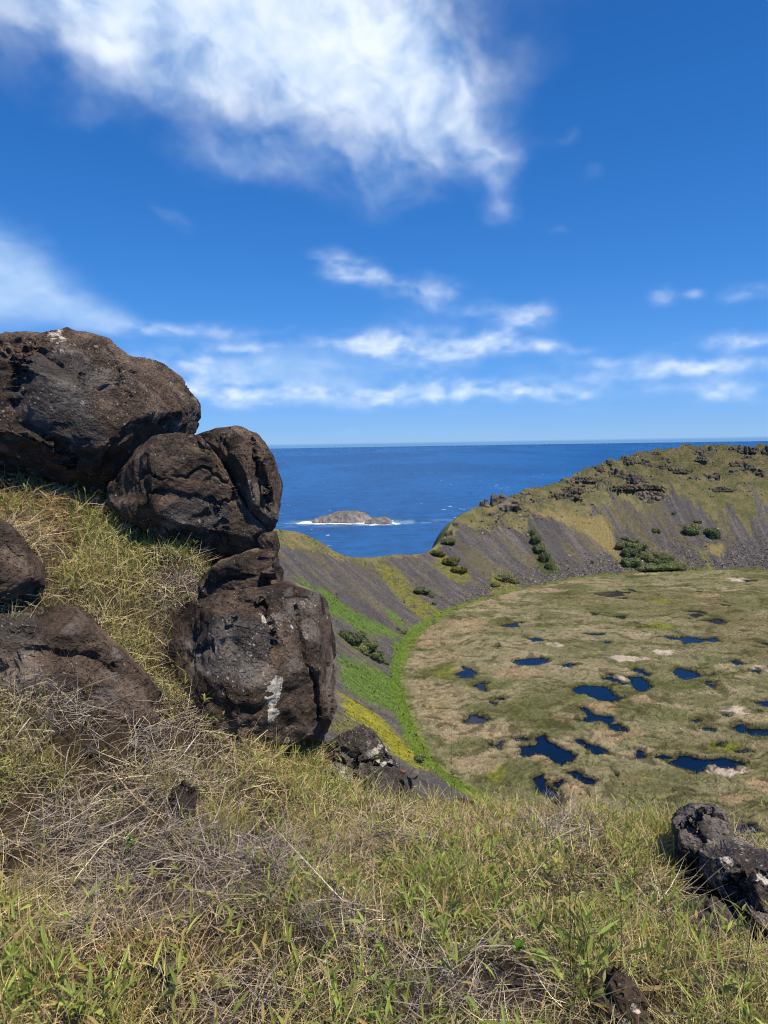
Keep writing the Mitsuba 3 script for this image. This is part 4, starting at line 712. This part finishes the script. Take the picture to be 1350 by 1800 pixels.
stone('stone', np.array([1.745, 3.30, -2.02]) , 0.028, 31, (.26, .17, .13), 'small pinkish oval stone lying on the black rock rib')
stone('stone_001', np.array([1.70, 3.30, -1.99]), 0.022, 32, (.30, .24, .20), 'little pale stone touching the pinkish oval stone')
for c_, r_, s_, t_, l_ in (
    ([-0.564, 4.982, -2.102], 0.096, 40, (0.22, 0.19, 0.155), 'pale block of stone at the foot of the big lowest boulder'),
    ([-0.271, 4.996, -2.312], 0.057, 41, None, 'brown rounded stone lying against the peaked dark rock'),
    ([-0.398, 4.923, -2.263], 0.044, 42, None, 'small dark stone left of the brown rounded stone by the peaked rock'),
    ([-0.435, 4.632, -2.261], 0.075, 43, None, 'grey speckled stone in the grass below the little dark block'),
    ([0.184, 4.826, -2.333], 0.047, 44, (0.13, 0.12, 0.12), 'light grey stone on the right end of the sloping dark slab'),
    ([0.095, 4.826, -2.318], 0.034, 45, (0.14, 0.09, 0.075), 'reddish little stone on the dark slab beside the light grey one'),
    ([0.568, 4.952, -2.616], 0.059, 46, None, 'dark rough rock showing above the grass brink at the middle'),
    ([1.122, 4.432, -2.344], 0.054, 47, None, 'dark rock at the brink under the forked pools'),
    ([0.764, 4.826, -2.604], 0.044, 48, None, 'small dark rock at the brink between the two larger ones'),
    ([-1.323, 3.81, -1.744], 0.056, 49, None, 'brown stone deep in the straw above the golden green tuft'),
    ([-1.575, 3.63, -1.594], 0.051, 50, None, 'dark stone under the grey dead twigs at the left'),
    ([-1.423, 3.81, -1.65], 0.039, 51, (0.25, 0.22, 0.19), 'small pale stone among the grey dead twigs'),
    ([-1.196, 3.941, -1.831], 0.061, 52, (0.14, 0.105, 0.075), 'tan brown stone just above the brown stone beside the golden tuft'),
    ([-0.037, 3.436, -2.075], 0.039, 53, None, 'dark stone in a hollow of the grass at the centre'),
    ([1.562, 3.48, -2.243], 0.032, 54, (0.3, 0.26, 0.2), 'pale pebble at the edge of the black rock rib'),
    ([1.619, 3.29, -2.203], 0.031, 55, (0.3, 0.25, 0.17), 'tan pebble under the black rock rib'),
):
    stone(numbered('stone'), np.array(c_), r_, s_, t_, l_)


# ------------------------------------------------------------------ grasses
def ribbons(base, dirn, length, bend, width, segs, c0, c1, r):
    """tapering blades: base (n,3), unit direction, length, bend (n,3) added at the tip as a share of length, colours at foot and tip"""
    n = len(base)
    t = np.linspace(0, 1, segs + 1)
    cl = base[:, None] + length[:, None, None] * (dirn[:, None] * t[None, :, None] + bend[:, None] * (t ** 2)[None, :, None])
    side = np.cross(dirn, r.normal(size=(n, 3)))
    side /= np.linalg.norm(side, axis=1)[:, None] + 1e-9
    w = width[:, None] * np.maximum(1 - t[None] ** 2.2, 0.0) * 0.5
    L, Rr = cl - side[:, None] * w[..., None], cl + side[:, None] * w[..., None]
    V = np.stack([L[:, :-1], Rr[:, :-1]], 2).reshape(n, -1, 3)
    V = np.concatenate([V, cl[:, -1:]], 1)                                  # last vertex: the tip
    m = V.shape[1]
    f = []
    for k in range(segs - 1):
        a = 2 * k
        f += [[a, a + 1, a + 3], [a, a + 3, a + 2]]
    f.append([2 * segs - 2, 2 * segs - 1, m - 1])
    F = (np.array(f)[None] + (np.arange(n) * m)[:, None, None]).reshape(-1, 3)
    tt = np.r_[np.repeat(t[:-1], 2), 1][None, :, None]
    C = c0[:, None] * (1 - tt) + c1[:, None] * tt
    return V.reshape(-1, 3), F, C.reshape(-1, 3)

def joined(key, pieces, mat):
    nv, Vs, Fs, Cs = 0, [], [], []
    for V, F, C in pieces:
        Vs.append(V); Fs.append(F + nv); Cs.append(C); nv += len(V)
    scene[key] = mikit.ply((np.vstack(Vs), np.vstack(Fs)), mat, color=np.clip(np.vstack(Cs), 0.004, .8))

STONY = [(b_, r_) for b_, r_ in ((BD['I2'], .26), (BD['J1'], .2), (BD['J2'], .34), (BD['J3'], .16), (BD['L'], .07), (BD['M'], .04), (BD['N'], .06))]
def spots_xy(n, r):
    out = []
    while sum(map(len, out)) < n:
        y = r.uniform(1.5, 6.6, 4 * n)
        x = r.uniform(-4.0, 4.4, 4 * n)
        ok = (x < 0.62 * y + 1.1) & (x > -0.60 * y - 0.7) & ~((y > 4.95) & (x > -0.9))
        ok &= r.random(len(x)) < .14 + .86 * ss(.38, .56, nfbm(np.stack([x / .17, y / .17, 0 * x], -1), 3, 83))
        for b_, r_ in STONY:
            bx, by = b_['c'][0], b_['c'][1]
            ok &= ~((np.hypot(x - bx, (y - by) * 0.8) < r_) & (r.random(len(x)) < 0.93))
        out.append(np.stack([x[ok], y[ok]], 1))
    return np.vstack(out)[:n]

def near(p, zones):
    m = np.zeros(len(p))
    for zx, zy, zr in zones:
        m = np.maximum(m, ss(1.25, 0.55, np.hypot(p[:, 0] - zx, p[:, 1] - zy) / zr))
    return m

GREYZ = [(-1.75, 3.95, .55), (-1.35, 3.9, .5), (-1.3, 3.1, .5), (-.75, 3.05, .45), (-1.4, 4.9, .3), (.12, 2.1, .2), (.35, 2.15, .22), (-.2, 2.5, .25), (-.45, 2.05, .15)]
GOLDZ = [(-1.95, 4.75, .4), (-1.7, 4.9, .4), (-1.5, 4.65, .4), (1.1, 2.15, .35), (1.0, 2.5, .3), (-.6, 4.2, .3)]
GREENZ = [(-2.0, 5.3, .4), (-2.5, 5.4, .4), (-1.7, 5.25, .3), (-1.35, 5.1, .3), (-1.2, 2.0, .3), (.25, 2.6, .35), (-.35, 4.4, .3), (1.2, 3.0, .4), (.6, 2.2, .25)]
ORANGEZ = [(-.95, 2.05, .28), (-.8, 2.3, .25), (-2.6, 5.2, .4)]

def fields(p):
    q3 = np.column_stack([p, 0 * p[:, 0]])
    nz = nfbm(q3 / 0.5, 4, 81)
    nz2 = nfbm(q3 / 0.35, 3, 82)
    grey = np.clip(np.maximum(near(p, GREYZ), ss(.56, .70, nz) * .8), 0, 1)
    gold = np.maximum(near(p, GOLDZ), ss(.55, .68, nz2) * .6)
    green = np.maximum(near(p, GREENZ), ss(.5, .66, 1 - nz) * .7)
    return grey, gold, green, near(p, ORANGEZ)

def unit(az, elv):
    return np.stack([np.cos(elv) * np.cos(az), np.cos(elv) * np.sin(az), np.sin(elv)], -1)

g1 = np.random.default_rng(91)
# dead straw, lying in a tangle
n = 108000
p = spots_xy(n, g1)
grey, gold, green, orange = fields(p)
far_ = 1 + 0.22 * (p[:, 1] - 2)
base = np.column_stack([p, ground(p[:, 0], p[:, 1]) + g1.uniform(-0.01, 0.07, n) * (0.6 + .7 * grey)])
tan = blend(np.tile(np.array([.50, .435, .27]), (n, 1)), (.34, .32, .30), grey * .95)
tan = blend(tan, (.48, .31, .15), orange * .8)
tan = blend(tan, (.52, .46, .24), gold * .6)
tan *= g1.lognormal(-.12, .42, (n, 1))
tan = blend(tan, (.05, .04, .032), (g1.random(n) < .2) * 1.0)
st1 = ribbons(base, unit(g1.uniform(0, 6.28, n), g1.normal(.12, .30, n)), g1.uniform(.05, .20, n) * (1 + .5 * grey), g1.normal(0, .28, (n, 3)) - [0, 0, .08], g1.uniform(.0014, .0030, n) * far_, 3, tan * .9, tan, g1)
# standing dry stems, bent over
n = 49000
p = spots_xy(n, g1)
grey, gold, green, orange = fields(p)
ok = g1.random(n) < .55 + .4 * gold - .35 * grey
p, gold, grey = p[ok], gold[ok], grey[ok]; n = len(p)
far_ = 1 + 0.22 * (p[:, 1] - 2)
base = np.column_stack([p, ground(p[:, 0], p[:, 1])])
c = blend(np.tile(np.array([.60, .53, .28]), (n, 1)), (.57, .53, .27), gold * .8) * g1.lognormal(-.05, .3, (n, 1))
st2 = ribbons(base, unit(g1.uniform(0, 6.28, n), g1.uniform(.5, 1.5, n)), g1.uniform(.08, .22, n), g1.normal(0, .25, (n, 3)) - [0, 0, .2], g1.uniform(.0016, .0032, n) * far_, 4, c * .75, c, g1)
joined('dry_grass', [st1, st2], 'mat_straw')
tag('dry_grass', 'tangled dry straw and bent dead stems over the whole near hillside', 'grass', kind='stuff')

# green and yellow-green blades in tufts
nt_ = 4150
tp = spots_xy(nt_, g1)
grey, gold, green, orange = fields(tp)
ok = g1.random(nt_) < np.clip(.25 + .6 * np.maximum(gold, green) - .35 * grey, .06, 1)
tp, tgold, tgreen = tp[ok], gold[ok], green[ok]
extra = np.array([(-.83, 3.45), (-1.18, 3.6), (1.62, 3.85), (1.55, 3.75), (-.78, 3.4), (-.6, 4.3), (-.3, 4.35)])      # the marked tufts
tp = np.vstack([tp, extra]); tgold = np.r_[tgold, np.ones(len(extra))]; tgreen = np.r_[tgreen, np.zeros(len(extra))]
k = g1.integers(14, 34, len(tp)); k[-len(extra):] = 130
idx = np.repeat(np.arange(len(tp)), k); n = len(idx)
rad = np.where(idx >= len(tp) - len(extra), .055, .04)
p = tp[idx] + g1.normal(0, 1, (n, 2)) * rad[:, None]
far_ = 1 + 0.22 * (p[:, 1] - 2)
base = np.column_stack([p, ground(p[:, 0], p[:, 1]) - .005])
c = blend(np.tile(np.array([.29, .325, .09]), (n, 1)), (.47, .45, .13), tgold[idx] * .8)
c = blend(c, (.15, .235, .055), tgreen[idx] * .5) * g1.lognormal(0, .28, (n, 1))
tipc = blend(c, (.45, .37, .16), g1.uniform(0, .8, n))
gr1 = ribbons(base, unit(g1.uniform(0, 6.28, n), g1.uniform(.75, 1.5, n)), g1.uniform(.06, .17, n) * np.where(idx >= len(tp) - len(extra), 1.25, 1), g1.normal(0, .22, (n, 3)) - [0, 0, .12], g1.uniform(.0020, .0042, n) * far_, 3, c, tipc, g1)
joined('green_grass', [gr1], 'mat_leaf')
tag('green_grass', 'yellow green grass blades growing in tufts through the straw', 'grass', kind='stuff')

# broad pointed leaves set along thin leaning stems
ns_ = 7300
sp = spots_xy(ns_, g1)
grey, gold, green, orange = fields(sp)
ok = g1.random(ns_) < np.clip(.45 + .55 * green - .36 * grey - .1 * gold, .06, 1)
sp, sgreen, sgold = sp[ok], green[ok], gold[ok]; m = len(sp)
sb = np.column_stack([sp, ground(sp[:, 0], sp[:, 1])])
sd_ = unit(g1.uniform(0, 6.28, m), g1.uniform(.55, 1.45, m)); sl = g1.uniform(.09, .24, m); sbend = g1.normal(0, .2, (m, 3)) - [0, 0, .12]
sc_ = np.tile(np.array([.23, .23, .08]), (m, 1)) * g1.lognormal(0, .25, (m, 1))
stems = ribbons(sb, sd_, sl, sbend, np.full(m, .0024) * (1 + .2 * (sp[:, 1] - 2)), 4, sc_, sc_, g1)
kk = g1.integers(3, 7, m); idx = np.repeat(np.arange(m), kk); n = len(idx)
tpos = g1.uniform(.25, 1.0, n)
lb = sb[idx] + sl[idx, None] * (sd_[idx] * tpos[:, None] + sbend[idx] * (tpos ** 2)[:, None])
ld = sd_[idx] * .75 + unit(g1.uniform(0, 6.28, n), g1.uniform(-.2, .7, n)) * .8
ld /= np.linalg.norm(ld, axis=1)[:, None]
lc = blend(np.tile(np.array([.26, .345, .09]), (n, 1)), (.44, .46, .14), (g1.random(n) * .9 * (1 - .5 * sgreen[idx])))
lc = blend(lc, (.18, .34, .075), sgreen[idx] * .5) * g1.lognormal(0, .25, (n, 1))
lc = blend(lc, (.48, .38, .18), (g1.random(n) < .13) * .9)
near_ = ss(3.6, 2.0, sp[idx, 1])
def leaves(base, dirn, length, droop, width, c0, c1, r):
    """lance shaped leaves folded a little along the midrib"""
    n = len(base); t = np.array([0, .28, .62, 1.0]); wf = np.array([.18, 1.0, .72, 0])
    cl = base[:, None] + length[:, None, None] * (dirn[:, None] * t[None, :, None]) - np.array([0, 0, 1.0]) * (length * droop)[:, None, None] * (t ** 2)[None, :, None]
    up_ = np.array([0, 0, 1.0]) + r.normal(0, .45, (n, 3))
    side = np.cross(dirn, up_); side /= np.linalg.norm(side, axis=1)[:, None] + 1e-9
    nrm = np.cross(side, dirn)
    w = width[:, None] * wf[None] * .5
    L = cl + (-side[:, None] + nrm[:, None] * .35) * w[..., None]; R = cl + (side[:, None] + nrm[:, None] * .35) * w[..., None]
    V = np.concatenate([L[:, :3], cl[:, :3], R[:, :3], cl[:, 3:]], 1)             # 3 left, 3 mid, 3 right, tip
    f = []
    for k in range(2):
        f += [[k, k + 3, k + 4], [k, k + 4, k + 1], [k + 3, k + 6, k + 7], [k + 3, k + 7, k + 4]]
    f += [[2, 5, 9], [5, 8, 9]]
    F = (np.array(f)[None] + (np.arange(n) * 10)[:, None, None]).reshape(-1, 3)
    tt = np.r_[t[:3], t[:3], t[:3], 1][None, :, None]
    C = c0[:, None] * (1 - tt) + c1[:, None] * tt
    return V.reshape(-1, 3), F, C.reshape(-1, 3)
lv_ = leaves(lb, ld, g1.uniform(.035, .09, n) * (1 + .25 * near_), g1.uniform(0, .5, n), g1.uniform(.006, .0125, n) * (1 + .15 * near_), lc, blend(lc, (.26, .23, .09), g1.uniform(0, .5, n)), g1)
joined('leafy_grass', [stems, lv_], 'mat_leaf')
tag('leafy_grass', 'grass with short broad pointed green leaves scattered through the dry straw', 'grass', kind='stuff')

# ------------------------------------------------------------------ single plants
def tube(path, r0, r1, sides=6):
    p_ = np.asarray(path, float); n = len(p_)
    t = np.gradient(p_, axis=0); t /= np.linalg.norm(t, axis=1)[:, None]
    a = np.cross(t, np.where(np.abs(t[:, 2:]) < .9, [0, 0, 1.0], [1.0, 0, 0])); a /= np.linalg.norm(a, axis=1)[:, None]
    b = np.cross(t, a); th = np.arange(sides) * 2 * np.pi / sides
    V = p_[:, None] + np.linspace(r0, r1, n)[:, None, None] * (np.cos(th)[None, :, None] * a[:, None] + np.sin(th)[None, :, None] * b[:, None])
    i, j = np.meshgrid(np.arange(n - 1), np.arange(sides), indexing='ij')
    F = np.stack([i * sides + j, i * sides + (j + 1) % sides, (i + 1) * sides + (j + 1) % sides, (i + 1) * sides + j], -1).reshape(-1, 4)
    return V.reshape(-1, 3), np.vstack([F[:, [0, 1, 2]], F[:, [0, 2, 3]]])

for k_, v_ in {'mat_darkstem': (.055, .042, .034), 'mat_palestem': (.42, .34, .22), 'mat_branch': (.10, .08, .062)}.items():
    scene[k_] = {'type': 'twosided', 'bsdf': {'type': 'principled', 'base_color': {'type': 'rgb', 'value': list(v_)}, 'roughness': .7}}

def stalk(x, y, height, lean, seed, label, group=None, r=.0015):
    """dead upright stem with knots and a few broken side twigs"""
    g = np.random.default_rng(seed)
    key = numbered('dry_stalk')
    z0 = ground(np.array([x]), np.array([y]))[0] - .02
    t = np.linspace(0, 1, 9)
    path = np.column_stack([x + lean * height * t + np.cumsum(g.normal(0, .004, 9)) * (t > 0), y + np.cumsum(g.normal(0, .004, 9)), z0 + t * (height + .02)])
    parts = [tube(path, r, r * .5)]
    for i in range(5):
        k = g.integers(3, 9); d = unit(g.uniform(0, 6.28), g.uniform(.3, 1.1)); L = g.uniform(.015, .05)
        parts.append(tube([path[k], path[k] + d * L * .5, path[k] + d * L + [0, 0, .006]], r * .6, r * .3, 5))
        kn = trimesh.creation.icosphere(subdivisions=1, radius=r * 1.7); parts.append((kn.vertices + path[k], kn.faces))
    nv, Vs, Fs = 0, [], []
    for V, F in parts:
        Vs.append(V); Fs.append(F + nv); nv += len(V)
    scene[key] = mikit.ply((np.vstack(Vs), np.vstack(Fs)), 'mat_darkstem', smooth=True)
    tag(key, label, 'dead stem', group)

for i_, (x_, y_, h_, l_) in enumerate((
    (-1.865, 3.640, 0.586, 0.09),
    (-1.755, 3.596, 0.533, 0.12),
    (-1.680, 3.621, 0.687, -0.12),
    (-1.694, 3.873, 0.394, -0.24),
    (-1.280, 4.146, 0.617, -0.18),
    (-1.918, 3.606, 0.418, -0.14),
    (-1.919, 3.484, 0.514, -0.04),
    (-0.733, 4.296, 0.766, 0.15),
    (0.553, 1.983, 0.496, -0.05),
    (0.626, 2.036, 0.441, -0.17),
    (0.692, 2.060, 0.381, 0.02),
    (1.032, 1.978, 0.387, 0.13),
    (0.474, 3.028, 0.323, -0.12),
    (0.444, 4.826, 0.660, 0.01),
    (0.597, 3.616, 0.343, 0.09),
    (0.600, 2.313, 0.384, 0.20),
    (1.138, 3.081, 0.441, -0.06),
    (1.021, 2.367, 0.409, -0.16),
    (-0.282, 3.358, 0.441, -0.05),
    (0.054, 3.941, 0.433, -0.00),
    (-1.270, 3.212, 0.409, 0.04),
    (1.358, 2.926, 0.342, 0.15),
)):
    left = x_ < -.5
    stalk(x_, y_, h_, l_, 600 + i_, 'dead dark stem in the straw before the left boulders' if left else 'dead dark stem in the grass of the right half', 'dead stems at the left' if left else 'dead stems at the right')

def stem(key, path, r0, r1, mat, label, cat, twigs=0, seed=0):
    g = np.random.default_rng(seed)
    p_ = np.array(path, float)
    t = np.linspace(0, len(p_) - 1, 24)
    p_ = PchipInterpolator(np.arange(len(p_)), p_)(t)
    p_[:, 2] = np.maximum(p_[:, 2], ground(p_[:, 0], p_[:, 1]) + .02)
    p_ += (nnoise(np.column_stack([t * 2, 0 * t, 0 * t + seed]), 3) - .5)[:, None] * [.012, .012, .01]
    parts = [tube(p_, r0, r1)]
    for i in range(twigs):
        k = g.integers(4, 24); d = unit(g.uniform(0, 6.28), g.uniform(.1, 1.2)); L = g.uniform(.02, .08)
        parts.append(tube([p_[k], p_[k] + d * L * .6, p_[k] + d * L + [0, 0, -.01]], r1, r1 * .4, 5))
    nv, Vs, Fs = 0, [], []
    for V, F in parts:
        Vs.append(V); Fs.append(F + nv); nv += len(V)
    scene[key] = mikit.ply((np.vstack(Vs), np.vstack(Fs)), mat, smooth=True)
    tag(key, label, cat)
stem('dead_branch', [[-0.705, 2.459, -1.78], [-0.483, 2.614, -1.788], [-0.212, 2.906, -1.869], [0.04, 3.203, -1.971], [0.292, 3.285, -1.984], [0.569, 3.45, -2.076]], .0055, .003, 'mat_branch', 'long dark dead branch lying up across the middle of the grass', 'branch', 26, 3)
stem(numbered('straw_stem'), [[-1.416, 3.509, -1.656], [-1.242, 3.373, -1.753], [-1.053, 3.251, -1.813], [-0.907, 3.062, -1.831], [-0.818, 2.887, -1.831]], .0032, .0012, 'mat_palestem', 'long pale curved stem lying down through the grey straw at the lower left', 'dead stem', 2, 1)
stem(numbered('straw_stem'), [[-1.159, 4.15, -1.668], [-1.003, 4.296, -1.697], [-0.907, 4.549, -1.696], [-0.652, 4.875, -1.926], [-0.438, 4.996, -1.882]], .002, .0012, 'mat_palestem', 'pale dead stem leaning across the foot of the big lowest boulder', 'dead stem', 2, 2)
stem(numbered('straw_stem'), [[-0.128, 3.397, -1.986], [0.013, 3.237, -1.978], [0.085, 2.935, -1.894], [0.125, 2.741, -1.839]], .002, .0012, 'mat_palestem', 'pale straw stem bent over near the middle of the grass', 'dead stem', 2, 3)
stem(numbered('straw_stem'), [[-1.715, 2.969, -1.69], [-1.544, 2.921, -1.741], [-1.379, 2.823, -1.784]], .002, .0012, 'mat_palestem', 'short pale stem at the left edge in the grey straw', 'dead stem', 2, 4)
stem(numbered('straw_stem'), [[0.447, 2.712, -1.841], [0.577, 2.901, -1.899], [0.682, 3.101, -1.939]], .002, .0012, 'mat_palestem', 'forked pale stem lower right of the dead branch', 'dead stem', 2, 5)
stem(numbered('straw_stem'), [[-0.695, 2.07, -1.701], [-0.595, 2.172, -1.729], [-0.45, 2.192, -1.737], [-0.334, 2.167, -1.759]], .002, .0012, 'mat_palestem', 'pale pink stem lying near the bottom beside the grey green stone', 'dead stem', 2, 6)
stem(numbered('straw_stem'), [[-0.565, 3.776, -1.911], [-0.497, 3.421, -1.904], [-0.367, 3.086, -1.874], [-0.229, 2.809, -1.824]], .002, .0012, 'mat_palestem', 'thin pale stem curving down left of the dead branch', 'dead stem', 2, 7)
stem(numbered('straw_stem'), [[-2.129, 4.063, -1.076], [-2.133, 4.218, -0.982], [-2.106, 4.393, -0.901]], .002, .0012, 'mat_palestem', 'pale twig standing out before the long low boulder', 'dead stem', 2, 8)
stem(numbered('straw_stem'), [[-1.746, 4.719, -1.114], [-1.663, 4.879, -1.095], [-1.495, 4.991, -1.063]], .002, .0012, 'mat_palestem', 'pale twig across the golden slope between the boulders', 'dead stem', 2, 9)
def weed(x, y, height, nl, size, seed, label, lift=0.12):
    """broad leaved herb: each leaf is a part"""
    g = np.random.default_rng(seed)
    key = numbered('leafy_weed')
    z0 = ground(np.array([x]), np.array([y]))[0] + lift
    path = np.column_stack([x + np.linspace(0, g.normal(0, .012), 6), y + np.linspace(0, g.normal(0, .012), 6), z0 + np.linspace(-.03, height, 6)])
    scene[key + '__stem'] = mikit.ply(tube(path, .0024, .0015), 'mat_leaf', color=np.tile([.10, .15, .04], (36, 1)))
    tag(key, label, 'weed')
    size *= 1.35
    az = g.uniform(0, 6.28)
    for i in range(nl):
        f = (i // 2) / max(nl // 2 - 1, 1)
        az += math.pi if i % 2 else math.pi / 2 + g.normal(0, .25)
        b = path[0] + (path[-1] - path[0]) * (.35 + .65 * f)
        el = .15 + .9 * f + g.normal(0, .12)
        L = size * (1.15 - .45 * f) * g.uniform(.85, 1.15)
        d = unit(az, el)
        t = np.linspace(0, 1, 6); wf = np.array([.12, .75, 1, .85, .5, .02]) * L * .27
        cl = b + d * L * t[:, None] - np.array([0, 0, 1.0]) * (L * .35 * t ** 2)[:, None]
        side = np.cross(d, [0, 0, 1.0]); side /= np.linalg.norm(side); nr = np.cross(side, d)
        V = np.vstack([cl - side * wf[:, None] + nr * wf[:, None] * .3, cl, cl + side * wf[:, None] + nr * wf[:, None] * .3])
        Fq = np.vstack([grid_faces(3, 6)])
        cc = np.array([.10, .235, .03]) * g.lognormal(0, .15) * np.repeat([1, 1.15, 1], 6)[:, None]
        scene[f'{key}__leaf' + (f'_{i:03d}' if i else '')] = mikit.ply((V, Fq), 'mat_leaf', smooth=True, color=cc)
weed(-0.589, 2.075, 0.09, 12, 0.045, 700, 'bright green broad leaved herb at the bottom left beside the grey green stone')
weed(0.389, 2.085, 0.085, 16, 0.045, 701, 'bright green broad leaved herb at the bottom, the largest, left of the low dark stone')
weed(0.011, 2.089, 0.05, 10, 0.03, 702, 'small bright green herb at the bottom between the two larger ones')
weed(-0.571, 3.066, 0.04, 12, 0.022, 703, 'small round green herb in the grey straw left of the centre')
weed(-1.743, 3.348, 0.05, 8, 0.055, 704, 'broad leaved herb at the left edge above the grey straw')
weed(-0.103, 2.561, 0.06, 10, 0.035, 705, 'green herb below the dead branch')
weed(-0.025, 2.298, 0.05, 8, 0.035, 706, 'green herb lower down below the dead branch')
weed(-1.166, 3.066, 0.03, 8, 0.025, 707, 'tiny green herb left of the long pale curved stem')

# low dome of bare grey twigs on the slope under the rounded boulder
def dead_bush(key, x, y, r, h, n, seed, label):
    g = np.random.default_rng(seed)
    a = g.uniform(0, 6.28, n); q = r * np.sqrt(g.random(n))
    bx, by = x + q * np.cos(a) * .8, y + q * np.sin(a) * .8
    base = np.column_stack([bx, by, ground(bx, by) + g.uniform(0, h * .75, n) * (1 - (q / r) ** 2)])
    d = unit(a + g.normal(0, 1.0, n), g.normal(.45, .5, n))
    c = np.array([.36, .32, .29]) * g.lognormal(-.1, .35, (n, 1))
    V, F, C = ribbons(base, d, g.uniform(.06, .18, n), g.normal(0, .35, (n, 3)), g.uniform(.002, .0045, n), 4, c * .8, c, g)
    scene[key] = mikit.ply((V, F), 'mat_straw', color=np.clip(C, .01, .8))
    tag(key, label, 'bush')
dead_bush('dead_bush', -1.40, 4.90, .30, .14, 2200, 41, 'low dead bush of bare grey twigs under the rounded boulder')

# things alike get their place in the row, counted from the left
ORD = 'first second third fourth fifth sixth seventh eighth ninth tenth eleventh twelfth thirteenth fourteenth fifteenth sixteenth seventeenth eighteenth nineteenth twentieth'.split() + ['last'] * 40
byg = {}
for k_, v_ in labels.items():
    if v_.get('group'):
        v3 = meshkit.WRITTEN[scene[k_]['filename']][0].mean(0)
        byg.setdefault((v_['group'], v_['label']), []).append((float(v3[0] / v3[1]), k_))
for (gp, lb), lst in byg.items():
    if len(lst) > 1:
        for i, (_, k_) in enumerate(sorted(lst)):
            labels[k_]['label'] = f'{lb}, {ORD[i]} from the left'
